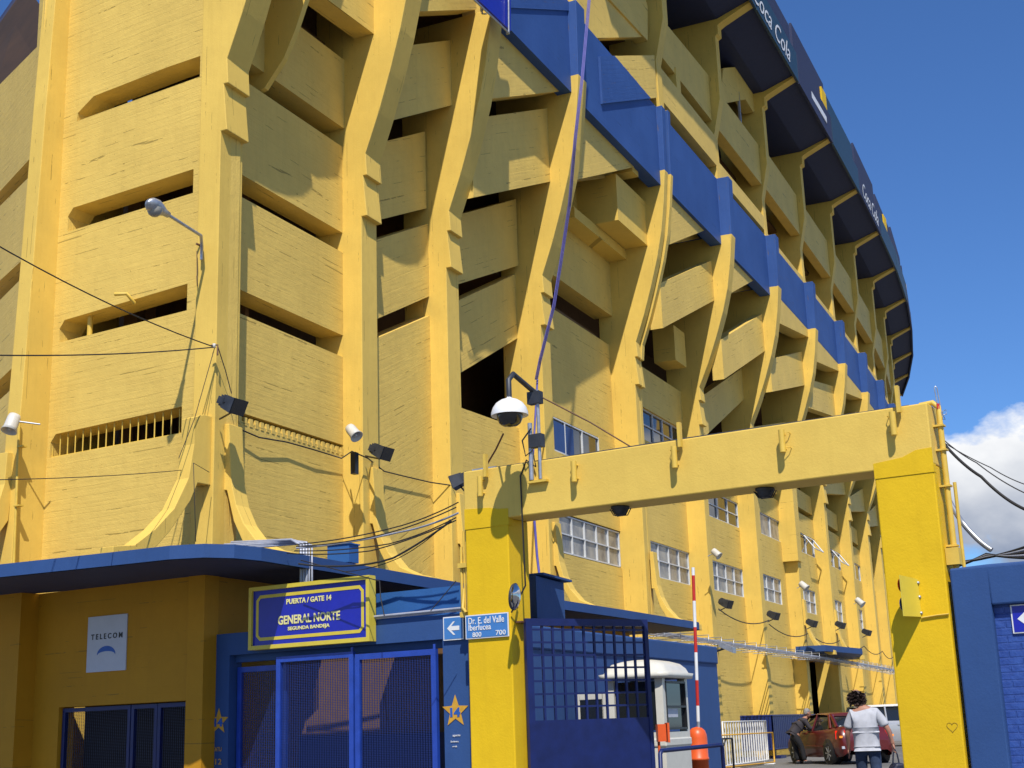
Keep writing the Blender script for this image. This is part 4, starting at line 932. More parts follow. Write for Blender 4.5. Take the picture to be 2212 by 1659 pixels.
# wires
def wire(pts, label, r=.010, mat='cable', sag=0.0, name='cable'):
    out_ = []
    for i in range(len(pts)-1):
        A, B = Vector(pts[i]), Vector(pts[i+1]); n = 10 if sag else 1
        for k2 in range(n): q = k2/n; out_.append(A.lerp(B, q)-Vector((0, 0, sag*4*q*(1-q))))
    out_.append(Vector(pts[-1])); return tag(MB().tube(out_, r, 5).build(name, mat), label, 'cable')
hub = FR.P(-.35, .04, FR.at(465, 752, .04)[1]); hub = FRp(464, 750, .02)
wire([dep(-40, 510, 16), hub], 'thin black wire slanting down across the corner facade', .010, sag=.1)
wire([dep(-40, 767, 16), hub], 'thin black wire running level across the corner facade', .010, sag=.05)
wire([dep(-40, 1037, 15), FL.P(.3, .25, FL.at(383, 1018, .25)[1])], 'thin double wire crossing low on the corner facade', .006, sag=.03)
wire([hub, dep(420, 905, 20.6), dep(386, 990, 20.5)], 'thin wire dropping left from the corner rib insulator', .006)
wire([hub+Vector((.05, 0, 0)), FRp(487, 800, .05), FRp(500, 850, .1)], 'thin wire dropping to the large corner floodlight', .008)
wire([FRp(452, 1020, .02), FRp(418, 1000, .3), FRp(423, 1170, .1)], 'thin loose wire on the left flared foot', .006)
t = thing('insulator', 'small rusty wire insulator bracket on the corner rib', 'bracket', hub)
MB().tube([hub+Vector((-.06, 0, .03)), hub+Vector((.05, -.02, .03)), hub+Vector((.05, -.02, -.14))], .015, 6).build('bracket', 'rust', t); MB().lathe(hub+Vector((.0, -.05, -.02)), (0, 0, 1), [(0, 0), (.03, 0), (.02, .03), (.03, .06), (0, .07)], 10).build('insulator', 'horn', t)
pts = [FRp(x, y, o) for x, y, o in ((525, 930, -.4), (560, 945, -.38), (620, 955, -.4), (680, 972, -.38), (738, 990, -.4), (760, 975, .05), (795, 990, .05), (830, 1018, -.4), (870, 1028, -.4), (930, 1042, -.4), (985, 1050, .0))]
wire(pts, 'slack black cable strung from rib to rib under the scalloped slot', .014)
for q, (x0, y0, x1, y1, x2, y2) in enumerate(((640, 1176, 850, 1140, 990, 1085), (640, 1180, 820, 1156, 985, 1096), (640, 1184, 860, 1150, 990, 1108), (636, 1190, 840, 1175, 985, 1118), (620, 1195, 800, 1190, 985, 1124))):
    wire([dep(x0, y0, 19.3), dep(x1, y1, 18.5), dep(x2, y2, 17.8)], ('topmost', 'second', 'third', 'fourth', 'lowest')[q]+' wire of the fan between canopy conduits and gateway post', .009 if q != 2 else .014, 'cable' if q != 2 else 'greypipe', sag=.03)
wire([dep(645, 1218, 18.9), dep(760, 1222, 18.6), dep(850, 1205, 18.2), dep(975, 1125, 17.8)], 'thick black cable sagging from the canopy edge to the gateway post', .014, sag=.02)
wire([dep(740, 1235, 18.7), dep(862, 1205, 18.2), dep(973, 1122, 17.8)], 'thin slack wire above the gate sign', .006, sag=.04)
wire([dep(830, 1330, 17.8), dep(822, 1290, 18.0), dep(820, 1255, 18.2), dep(650, 1210, 19.0)], 'black wire looping behind the right end of the gate sign', .008)
wire([dep(930, 1320, 17.5), dep(985, 1255, 17.4)], 'thin wire slanting down to the arrow sign', .006)
wire([dep(2024, 940, 16), dep(2120, 1030, 15.5), dep(2225, 1105, 15)], 'heavy black cable sagging right of the gateway against the cloud', .018, sag=.05)
wire([dep(2022, 935, 16), dep(2110, 1000, 15.5), dep(2225, 1070, 15)], 'upper thin wire right of the gateway against the cloud', .007, sag=.03)
wire([dep(2022, 945, 16), dep(2140, 1010, 15.5), dep(2225, 1050, 15)], 'middle thin wire right of the gateway against the cloud', .006, sag=.02)
wire([dep(2040, 1060, 16), dep(2080, 1130, 15.6), dep(2142, 1188, 15.4)], 'pale curved pipe rising behind the right blue wall', .032, 'steel', sag=.03, name='pipe')
for q in range(5):
    wire([dep(2056, 1215+q*3, 15.7), dep(2130, 1205-q*2, 15.3), dep(2225, 1178+q*7, 14.8)], ('topmost', 'second', 'third', 'fourth', 'lowest')[q]+' conduit lying along the right blue wall top', .016, 'greypipe' if q % 2 else 'cable', sag=.01, name='conduit')
# cables between the far ribs
for i in range(5, 11):
    z = 5.05 if i > 5 else 5.2
    wire([FR.P(RIB[i], RN[i]+.02, z), FR.P(RIB[i+1], RN[i+1]+.02, z)], 'black cable slung between %s far ribs' % ('two', 'the next two', 'two canopy', 'two later', 'two distant', 'the last two visible')[i-5], .02, sag=.28)
# cable tray along the facade
ct = thing('cable_tray', 'long galvanised cable tray running along the yellow facade', 'cable tray', FR.P(17, .3, 4.0))
b = MB()
for q in range(5):
    b.tube([FR.P(s, rn(s)+.28+q*.1, 3.98+(q % 2)*.05) for s in (16.5, 26, 36, 46, 56, 64)], .018, 6)
b.build('tray_cables', 'greypipe', ct)
for q in range(34):
    s = 17+q*1.4; o = rn(s); MB().tube([FR.P(s, o+.05, 4.12), FR.P(s, o+.78, 4.12), FR.P(s, o+.78, 3.9), FR.P(s, o-.1, 3.9)], .016, 5).build('tray_hanger', 'steel', ct)
# banner at the top
bn = thing('banner', 'blue stadium banner in a metal frame hung at the top of the facade', 'banner', FRp(1080, 40, 1.5))
q_ = [FRp(x, y, 1.5) for x, y in ((1015, -12), (1099, 68), (1099, -60), (1040, -90))]
off_ = Vector((NN.x, NN.y, 0))*.05
MB().hexa(q_+[v+off_ for v in q_]).build('cloth', 'signblue', bn)
MB().tube([FRp(1010, -14, 1.6), FRp(1099, 71, 1.6), FRp(1098, -60, 1.6)], .022, 6).build('frame', 'steel', bn)
MB().tube([FRp(1040, 18, 1.3), FRp(1042, 30, 1.3), FRp(1050, 30, 1.5)], .02, 6).tube([FRp(1094, 60, 1.3), FRp(1095, 74, 1.3), FRp(1100, 72, 1.5)], .02, 6).build('hooks', 'steel', bn)

# ------------------------------------------------------------------ low blue building, box and gate leaf
FB = Frame(FR.P(0, 4.4, 0).xy, u=Frame((0, 0), head=26.2).u); FB.n = Vector((FB.u.y, -FB.u.x))
s0, _z = FB.at(1138, 1350); s1, _z = FB.at(1546, 1400); zt0 = FB.at(1545, 1397)[1]; zf = FB.at(1545, 1435)[1]
LB = thing('low_building', 'low flat blue annex behind the guard booth', 'building', FB.P(4, -1, 0))
MB().fbox(FB, s0-.3, s1, -2.2, .0, 0, zf).build('wall', 'blue', LB)
MB().fbox(FB, s0-.3, s1, -2.25, .035, zf, zt0).build('fascia', 'blue', LB, bevel=.03)
c_ = dep(1571, 1398, 29.5)
t = thing('wall_lamp', 'pale blue box floodlight on the corner of the low blue annex', 'lamp', c_)
MB().box(c_, .34, .2, .12, Vector((.8, -.4, -.42))).build('casing', 'steel', t); MB().tube([c_, c_+Vector((-.25, 0, -.08)), c_+Vector((-.27, 0, -.0))], .03, 6).build('arm', 'black', t)
BX = thing('meter_box', 'plain royal blue box on the wall behind the left gateway post', 'box', dep(1170, 1290, 19))
p0 = dep(1128, 1246, 18.6); p1 = dep(1157, 1243, 18.2); p2 = dep(1218, 1259, 18.9)
lo = lambda v, d: Vector((v.x, v.y, v.z-d))
dd = .56; back = p0+p2-p1
MB().hexa([lo(p0, dd), lo(p1, dd), lo(p2, dd), lo(back, dd), p0, p1, p2, back]).build('box', 'blue', BX, bevel=.01)
MB().box((p0+p2)/2+Vector((0, 0, .015)), (p2-p1).length+.02, (p0-p1).length+.02, .03, (p2-p1)).build('lid', 'blue', BX)
GL = thing('sliding_gate', 'navy steel gate leaf with an open grid top half', 'gate', dep(1134, 1500, 17.4))
P0_, P1_ = FP.P(.12, -.35, 0), None
g0 = dep(1133, 1336, 17.5); g1 = dep(1396, 1343, 18.4)
FGt = Frame(g0.xy, u=(g1-g0).xy.normalized()); FGt.n = Vector((FGt.u.y, -FGt.u.x)) if Vector((FGt.u.y, -FGt.u.x)).dot(Vector((0, -1))) > 0 else -Vector((FGt.u.y, -FGt.u.x))
gw = FGt.at(1396, 1343)[0]; gz = FGt.at(1133, 1336)[1]; gi0 = FGt.at(1147, 1352)[0]; gi1 = FGt.at(1389, 1352)[0]; gz1 = FGt.at(1147, 1350)[1]; gz0 = FGt.at(1147, 1557)[1]
gz1 = min(gz1, gz-.09)
f = MB(); f.fbox(FGt, 0, gw, -.03, .03, gz1, gz).fbox(FGt, 0, gi0, -.03, .03, 0, gz1).fbox(FGt, gi1, gw, -.03, .03, 0, gz1); f.build('frame', 'gatedk', GL)
MB().fbox(FGt, gi0, gi1, -.02, .02, 0, gz0).build('sheet_panel', 'gatedk', GL)
b = MB()
for q in range(1, 11): x = gi0+(gi1-gi0)*q/11; b.fbox(FGt, x-.014, x+.014, -.014, .014, gz0, gz1)
for q in range(1, 8): z = gz0+(gz1-gz0)*q/7.3; b.fbox(FGt, gi0, gi1, -.012, .012, z-.012, z+.012)
b.build('grid', 'gatedk', GL)
# right blue wall with arrow sign
RW_ = thing('blue_wall', 'tall blue brick wall right of the gateway', 'wall', FP.P(-5.6, 0, 0))
MB().fbox(FP, -5.66, -5.27, -.4, .0, 0, 3.05).fbox(FP, -9, -5.66, -.4, .0, 2.64, 3.05).build('render_band', 'blue', RW_, bevel=.02)
m = MB(); m.fbox(FP, -9, -5.66, -.4, -.09, 0, 2.64); m.build('brick_face', 'brick', RW_)
t = thing('arrow_sign', 'blue plate with white left arrow at the right edge on the brick wall', 'sign', FP.P(-6.0, 0, 2.5))
MB().fbox(FP, -6.25, -5.83, -.085, -.07, 2.34, 2.63).build('border', 'white', t); MB().fbox(FP, -6.24, -5.845, -.07, -.066, 2.352, 2.618).build('plate', 'signblue', t)
arrow(FP, -5.99, 2.485, .20, .17, -.062, t)
# ------------------------------------------------------------------ guard booth
hx = Vector((math.sin(R_(25)), math.cos(R_(25)), 0)); hn = Vector((math.cos(R_(25)), -math.sin(R_(25)), 0))
bc = dep(1432, 1500, 20.8); bc.z = 0
FBo = Frame(bc.xy, u=hx.xy, n=hn.xy)         # side facing the street; a: along the street
BO = thing('guard_booth', 'cream fibreglass guard booth with rounded roof and dark windows', 'booth', FBo.P(.65, -.5, 0))
BW, BL = .90, 1.16
def bz(y, x=1432): return FBo.at(x, y)[1]
zr = bz(1463); zw1 = bz(1475); zw0 = bz(1565)
zw1 = bz(1470); zw0 = bz(1577)
b = MB(); b.fbox(FBo, 0, BL, -BW, 0, 0, zw0-.03)
for (a0, a1, o0, o1) in ((0, .12, -.12, 0), (BL-.12, BL, -.12, 0), (0, .12, -BW, -BW+.12), (BL-.12, BL, -BW, -BW+.12)): b.fbox(FBo, a0, a1, o0, o1, zw0-.03, zw1+.06)
b.build('shell', 'booth', BO, bevel=.03)
MB().fbox(FBo, -.02, BL+.02, -BW-.02, .02, zw0-.24, zw0-.12).build('belt', 'booth', BO, bevel=.02)
MB().fbox(FBo, .14, BL-.14, -BW+.02, -.03, zw0, zw1).fbox(FBo, .03, BL-.03, -BW+.14, -.14, zw0, zw1).build('window_glass', 'glass', BO)
b = MB(); t_ = .03; wm = (zw0*.55+zw1*.45)
for z in (zw0, wm, zw1-.03): b.fbox(FBo, .12, BL-.12, -.04, .012, z, z+t_)
for a_ in (.12, BL-.15): b.fbox(FBo, a_, a_+t_, -.04, .012, zw0, zw1)
b.build('sash', 'black', BO)
MB().fbox(FBo, .25, .7, -.028, -.022, wm-.14, wm-.01).build('papers', 'signgrey', BO)
b = MB()
lay = [(zw1+.04, .10), (zw1+.12, .12), (zw1+.13, .06), (zw1+.20, .03), (zw1+.27, -.04), (zw1+.31, -.16), (zw1+.33, -.28)]
ring = []
def rr_(o, z, n_=5):
    out_ = []; r = .16
    for (cx, cy, st) in ((-o+r, o-r, 90), (BL+o-r, o-r, 0), (BL+o-r, -BW-o+r, -90), (-o+r, -BW-o+r, -180)):
        for k2 in range(n_):
            th = R_(st+90-90*k2/(n_-1)); out_.append(FBo.P(cx+r*math.cos(th), cy+r*math.sin(th), z))
    return out_
ring = [rr_(o, z) for z, o in lay]
for r0, r1 in zip(ring, ring[1:]):
    for q in range(len(r0)): b.face([r0[q], r0[(q+1) % len(r0)], r1[(q+1) % len(r0)], r1[q]], [(0, 0)]*4, True)
b.face(ring[0][::-1]); b.face(ring[-1]); b.build('roof', 'booth', BO, weld=True)
b = MB(); dw = .55                              # door standing open on the near side
FD = Frame(FBo.P(.02, -BW, 0).xy, u=(-hn.xy+hx.xy*.15).normalized()); FD.n = Vector((-FD.u.y, FD.u.x))
b.fbox(FD, 0, .07, -.02, .02, 0, 2.05).fbox(FD, dw-.07, dw, -.02, .02, 0, 2.05).fbox(FD, .07, dw-.07, -.02, .02, 1.95, 2.05).fbox(FD, .07, dw-.07, -.02, .02, 0, 1.25)
dr = b.build('door', 'booth', BO, bevel=.01); MB().fbox(FD, .07, dw-.07, -.008, .008, 1.25, 1.95).build('door_glass', 'glass', dr)
# boom barrier
bp_ = dep(1507, 1600, 22.5); bp_.z = 0
BB = thing('boom_barrier', 'orange boom barrier with its red and white arm raised', 'barrier', bp_)
MB().lathe(bp_, (0, 0, 1), [(.155, 0), (.155, .98), (.165, .98), (.165, 1.02), (.155, 1.03), (.155, 1.32), (.148, 1.38), (.125, 1.44), (.08, 1.48), (0, 1.50)], 24).build('cabinet', 'orange', BB)
top_ = dep(1497, 1226, 22.5); bt_ = dep(1508, 1562, 22.5); bt_.z = 1.45
L_ = (top_-bt_); seg = [(0, .05, 'steel'), (.05, .145, 'white'), (.145, .30, 'red'), (.30, .47, 'white'), (.47, .626, 'red'), (.626, .79, 'white'), (.79, .95, 'red'), (.95, 1.0, 'white')]
for a_, b2, m_ in seg: MB().tube([bt_+L_*a_, bt_+L_*b2], .027, 12).build('arm_section', m_, BB)
# orange ticket post, railing
tp = dep(1428, 1583, 20.1)
t = thing('ticket_box', 'small orange sheet box on a post in front of the guard booth', 'box', Vector((tp.x, tp.y, 0)))
MB().box(tp, .12, .10, .24, Vector((1, .2, 0))).build('box', 'orange', t); MB().box(tp+Vector((.09, .01, .0)), .03, .13, .27, Vector((1, .2, -.15))).build('flap', 'orange', t)
MB().tube([tp+Vector((-.04, 0, -.1)), Vector((tp.x-.03, tp.y, 0))], .02).build('post', 'orange', t)
t = thing('railing', 'navy tubular railing with rounded corners at the booth', 'railing', dep(1490, 1640, 16.5))
r0 = dep(1424, 1660, 16.2); r1 = dep(1426, 1629, 16.2); r2 = dep(1436, 1621, 16.3); r3 = dep(1548, 1610, 17.6); r4 = dep(1560, 1614, 17.7); r5 = dep(1564, 1660, 17.7)
MB().tube([Vector((r0.x, r0.y, 0)), r1, r1.lerp(r2, .5)+Vector((-.01, 0, .02)), r2, r3, r3.lerp(r4, .6)+Vector((.01, 0, .02)), r4, Vector((r5.x, r5.y, 0))], .026, 10).build('frame', 'gatedk', t)
z_ = dep(1450, 1650, 16.4).z; MB().tube([Vector((r1.x, r1.y, .72)), Vector((r4.x, r4.y, .80))], .02, 8).build('mid_rail', 'gatedk', t)
# fences beyond
def panel_fence(name, label, A, B, h, nb, mat, r=.02, feet=True, cat='fence', group=None):
    A, B = Vector((A.x, A.y, GZ)), Vector((B.x, B.y, GZ)); t = thing(name, label, cat, A, group)
    z0 = .14; MB().tube([A+Vector((0, 0, z0)), A+Vector((0, 0, h)), B+Vector((0, 0, h)), B+Vector((0, 0, z0)), A+Vector((0, 0, z0))], r*1.3, 6).build('frame', mat, t)
    b = MB()
    for q in range(1, nb): p_ = A.lerp(B, q/nb); b.tube([p_+Vector((0, 0, z0)), p_+Vector((0, 0, h))], r, 5)
    b.build('bars', mat, t)
    if feet:
        b = MB(); sd = (B-A).normalized().cross(Vector((0, 0, 1)))
        for p_ in (A.lerp(B, .08), A.lerp(B, .92)): b.tube([p_-sd*.3+Vector((0, 0, .03)), p_+sd*.3+Vector((0, 0, .03))], r*1.3, 5); b.tube([p_+Vector((0, 0, .03)), p_+Vector((0, 0, z0))], r*1.3, 5)
        b.build('feet', mat, t)
    return t
for q in range(2):
    A = dep(1559+q*5, 1548, 39.5+q*.5); B = dep(1650+q*3, 1548, 44+q*.5)
    panel_fence('crowd_barrier', ('front white barred crowd barrier stacked before the ribs', 'middle white crowd barrier of the stack', 'rear white crowd barrier of the stack')[q], A, B, 1.33, 17, 'white', .015, True, 'barrier', 'white crowd barriers stacked together')
A = dep(1556, 1580, 38); B = dep(1668, 1580, 41.5); t = panel_fence('yellow_frame', 'empty yellow tubular barrier frame before the white barriers', A, B, .98, 1, 'starorange', .022, False, 'barrier')
t = thing('stand', 'low black metal stand beside the white barriers', 'stand', dep(1573, 1640, 33))
p_ = dep(1560, 1596, 33); p2_ = dep(1581, 1595, 33.3); MB().tube([Vector((p_.x, p_.y, 0)), p_, p2_, Vector((p2_.x, p2_.y, 0))], .03, 6).build('frame', 'black', t)
MB().tube([p_+Vector((0, 0, -.2)), p_.lerp(p2_, .4)], .02, 5).build('brace', 'black', t)
fA = dep(1597, 1543, 50); fB = dep(1666, 1543, 50.5); fC = dep(1798, 1534, 62)
def sheet_fence(A, B, label, n):
    A, B = Vector((A.x, A.y, GZ)), Vector((B.x, B.y, GZ)); t = thing('sheet_fence', label, 'fence', A, 'navy sheet fences before the ribs'); d = (B-A); nn = d.normalized().cross(Vector((0, 0, 1)))*.03
    b = MB()
    for q in range(n):
        p_, p2_ = A+d*(q/n), A+d*((q+.8)/n); b.hexa([p_-nn+Vector((0, 0, .35)), p2_-nn+Vector((0, 0, .35)), p2_+nn+Vector((0, 0, .35)), p_+nn+Vector((0, 0, .35)), p_-nn+Vector((0, 0, 1.46)), p2_-nn+Vector((0, 0, 1.46)), p2_+nn+Vector((0, 0, 1.46)), p_+nn+Vector((0, 0, 1.46))])
    b.build('slats', 'gatedk', t)
    MB().tube([A+Vector((0, 0, 1.49)), B+Vector((0, 0, 1.49))], .04, 6).tube([A+Vector((0, 0, .33)), B+Vector((0, 0, .33))], .04, 6).tube([A, A+Vector((0, 0, 1.49))], .05, 6).tube([B, B+Vector((0, 0, 1.49))], .05, 6).build('rails', 'gatedk', t)
    MB().box(A.lerp(B, .05)+Vector((0, 0, .05)), .9, .4, .1, d).build('foot', 'gatedk', t)
sheet_fence(fA, fB, 'nearer navy sheet fence behind the white barriers', 9); sheet_fence(fB, fC, 'longer navy sheet fence behind the bending man', 38)

# ------------------------------------------------------------------ vehicles
def car_loft(b, st, mirror=True):
    # st: list of (y, [(x, z), ...]) half sections from the sill to the centre line
    rows = []
    for y, sec in st:
        full = [Vector((-x, y, z)) for x, z in sec]+[Vector((x, y, z)) for x, z in sec[::-1]]; rows.append(full)
    for r0, r1 in zip(rows, rows[1:]):
        for q in range(len(r0)-1): b.face([r0[q], r0[q+1], r1[q+1], r1[q]], [(0, 0)]*4, True)
    b.face(rows[0][::-1]); b.face(rows[-1])
    return b
def wheel(P, r, w_, side, parent):
    b = MB(); ax = Vector((side, 0, 0)); b.lathe(P, ax, [(r*.6, -w_/2), (r*.93, -w_/2), (r, -w_/3), (r, w_/3), (r*.93, w_/2), (r*.68, w_/2)], 24)
    t = b.build('wheel', 'tyre', parent, origin=P)
    m = MB(); m.lathe(P, ax, [(0, w_/2-.02), (r*.12, w_/2-.015), (r*.14, w_/2-.04), (r*.6, w_/2-.03), (r*.70, w_/2), (r*.66, -w_/3)], 20)
    for q in range(7):
        th = 2*math.pi*q/7; d = Vector((0, math.cos(th), math.sin(th))); m.tube([P+ax*(w_/2-.02)+d*r*.1, P+ax*(w_/2-.015)+d*r*.64], .022, 5)
    m.build('rim', 'steel', t)
CARP = dep(1828, 1640, 42.6)
def sedan(x, y, head):
    C_ = thing('parked_car', 'dark red sedan with its tail lamps lit beside the bending man', 'car', (0, 0, 0))
    sec = lambda w_, zb, zs, zt: [(w_*.90, zb), (w_*.98, zb+.12), (w_, .48), (w_*.995, zs-.1), (w_*.95, zs), (w_*.80, zt), (.0, zt+.015)]
    st = [(-2.12, sec(.62, .38, .62, .64)), (-2.10, sec(.74, .30, .70, .72)), (-2.02, sec(.80, .24, .92, .97)), (-1.90, sec(.83, .22, .95, 1.02)), (-1.5, sec(.85, .2, .95, 1.04)), (-1.2, sec(.85, .2, .94, 1.02)), (-.4, sec(.86, .19, .92, .98)), (.6, sec(.86, .19, .90, .96)), (1.0, sec(.86, .2, .88, .97)), (1.5, sec(.84, .2, .82, .90)), (1.95, sec(.78, .24, .68, .74)), (2.12, sec(.66, .3, .56, .60)), (2.16, sec(.5, .36, .5, .52))]
    car_loft(MB(), st).build('body', 'carred', C_, weld=True)
    gs = lambda wb, zb, wt, zt: [(wb, zb), (wb*.5+wt*.5, (zb+zt)/2+.02), (wt, zt), (0, zt+.01)]
    gl = [(-1.58, gs(.66, 1.0, .60, 1.05)), (-1.05, gs(.76, .94, .57, 1.34)), (-.6, gs(.78, .93, .58, 1.385)), (0, gs(.79, .92, .58, 1.395)), (.45, gs(.79, .91, .56, 1.36)), (1.25, gs(.72, .9, .6, .97))]
    car_loft(MB(), gl).build('windows', 'glass', C_, weld=True)
    b = MB(); rf = [(-1.12, [(.60, 1.33), (.5, 1.375), (0, 1.39)]), (-.6, [(.62, 1.385), (.5, 1.42), (0, 1.435)]), (0, [(.62, 1.40), (.5, 1.435), (0, 1.45)]), (.5, [(.60, 1.36), (.48, 1.39), (0, 1.405)])]
    car_loft(b, rf).build('roof', 'carred', C_, weld=True)
    b = MB()
    for sx in (-1, 1):
        b.tube([Vector((sx*.70, -1.66, 1.01)), Vector((sx*.60, -1.12, 1.355))], .055, 6); b.tube([Vector((sx*.72, -1.25, .98)), Vector((sx*.605, -.98, 1.36))], .06, 6); b.tube([Vector((sx*.80, -.1, .93)), Vector((sx*.605, -.12, 1.39))], .03, 6); b.tube([Vector((sx*.74, 1.22, .93)), Vector((sx*.58, .48, 1.37))], .035, 6)
    b.build('pillars', 'carred', C_)
    for sx in (-1, 1):
        for yy in (-1.28, 1.27):
            MB().lathe(Vector((sx*.60, yy, .34)), Vector((sx, 0, 0)), [(.36, .0), (.37, .262), (.0, .262)], 22).build('wheel_arch', 'black', C_)
            wheel(Vector((sx*.77, yy, .31)), .31, .2, sx, C_)
        MB().hexa([Vector((sx*a, y_, z)) for z, a_, in ((.70, 0), (.93, 0)) for a, y_ in ((.62, -2.09), (.845, -1.84), (.80, -1.82), (.56, -2.03))]).build('tail_lamp', 'tail', C_)
        MB().box((sx*.74, -2.045, .76), .14, .05, .06).build('turn_lamp', 'amber', C_)
        MB().box((sx*.72, -2.085, .47), .13, .04, .07).build('reflector', 'signgrey', C_)
        MB().box((sx*.92, .75, .98), .16, .12, .12).build('side_mirror', 'carred', C_)
    MB().box((0, -2.11, .66), .5, .02, .12).build('number_plate', 'black', C_)
    MB().box((0, -2.10, .78), .7, .03, .035).build('trunk_trim', 'chrome', C_)
    b = MB()
    for sx in (-1, 1): b.tube([Vector((sx*.868, -.9, .50)), Vector((sx*.872, .85, .50))], .018, 5)
    b.build('rub_strip', 'carred', C_)
    MB().tube([Vector((-.35, -2.0, .24)), Vector((-.35, -2.14, .24))], .03, 8).build('exhaust', 'chrome', C_)
    C_.location = (x, y, GZ); C_.rotation_euler = (0, 0, -R_(head)); C_.scale = (1.04, 1.04, 1.04)
    return C_
_r = ray(1797, 1650); _t = (GZ+.02-EYE)/_r.z; rx, ry = _r.x*_t, _r.y*_t
hh = R_(-11); cx = rx + .80*math.cos(hh) + 1.30*math.sin(hh); cy = ry - .80*math.sin(hh) + 1.30*math.cos(hh)
sedan(cx, cy, -11)
def van():
    C_ = thing('parked_van', 'silver minivan standing side-on behind the red sedan', 'van', (0, 0, 0))
    sec = lambda w_, zb, zs, zt: [(w_*.92, zb), (w_, .5), (w_*.99, zs-.1), (w_*.96, zs), (w_*.86, zt), (0, zt+.02)]
    st = [(-2.2, sec(.7, .35, .8, .82)), (-2.15, sec(.82, .25, .98, 1.02)), (-1.0, sec(.88, .22, 1.0, 1.04)), (1.1, sec(.88, .22, .98, 1.02)), (1.7, sec(.86, .24, .88, .95)), (2.2, sec(.74, .32, .66, .7))]
    car_loft(MB(), st).build('body', 'carsilver', C_, weld=True)
    gs = lambda wb, zb, wt, zt: [(wb, zb), (wt, zt), (0, zt+.01)]
    car_loft(MB(), [(-2.12, gs(.78, .98, .68, 1.1)), (-1.95, gs(.82, .98, .66, 1.6)), (.3, gs(.82, .97, .66, 1.62)), (1.5, gs(.74, .96, .64, 1.02))]).build('windows', 'glass', C_, weld=True)
    car_loft(MB(), [(-2.02, [(.72, 1.58), (.5, 1.64), (0, 1.66)]), (.4, [(.72, 1.6), (.5, 1.67), (0, 1.69)]), (.75, [(.66, 1.42), (.5, 1.46), (0, 1.48)])]).build('roof', 'white', C_, weld=True)
    b = MB()
    for sx in (-1, 1):
        for ya, yb in ((-2.1, -1.95), (-1.15, -1.1), (-.1, -.1), (1.45, .5)): b.tube([Vector((sx*.85, ya, .98)), Vector((sx*.70, yb, 1.6))], .045, 5)
    b.build('pillars', 'carsilver', C_)
    for sx in (-1, 1):
        for yy in (-1.35, 1.3):
            MB().lathe(Vector((sx*.6, yy, .36)), Vector((sx, 0, 0)), [(.37, 0), (.38, .285), (0, .285)], 20).build('wheel_arch', 'black', C_); wheel(Vector((sx*.79, yy, .32)), .32, .2, sx, C_)
        MB().box((sx*.893, -.6, .86), .02, .16, .04).build('door_handle', 'carsilver', C_)
    return C_
v = van(); _r = ray(1946, 1612); _t = (GZ-EYE)/_r.z
v.location = (_r.x*_t+.3, _r.y*_t+.9, GZ); v.rotation_euler = (0, 0, R_(-72)); v.scale = (1.12, 1.12, 1.12)

# ------------------------------------------------------------------ people
def skinned(name, V, E, mat, parent, sub=2, root='pelvis'):
    me = bpy.data.meshes.new(name); bm = bmesh.new(); lay = bm.verts.layers.skin.verify(); idx = {}
    for k_, (co, r) in V.items():
        v_ = bm.verts.new(co); v_[lay].radius = r if isinstance(r, tuple) else (r, r); idx[k_] = v_
    (idx[root] if root in idx else list(idx.values())[0])[lay].use_root = True
    for a, c in E: bm.edges.new((idx[a], idx[c]))
    bm.to_mesh(me); bm.free()
    tmp = bpy.data.objects.new(name, me); COL.objects.link(tmp)
    tmp.modifiers.new('s', 'SKIN').use_smooth_shade = True; m = tmp.modifiers.new('u', 'SUBSURF'); m.levels = sub; m.render_levels = sub
    dg = bpy.context.evaluated_depsgraph_get(); dg.update(); m2 = bpy.data.meshes.new_from_object(tmp.evaluated_get(dg)); bpy.data.objects.remove(tmp)
    m2.materials.clear(); m2.materials.append(M[mat]); m2.name = name
    ob = bpy.data.objects.new(name, m2); COL.objects.link(ob); m2.polygons.foreach_set('use_smooth', [True]*len(m2.polygons))
    if parent is not None: ob.parent = parent
    return ob
def chain(V, E, pre, start, pts):
    last = start
    for i, (co, r) in enumerate(pts): V[pre+str(i)] = (co, r); E.append((last, pre+str(i))); last = pre+str(i)
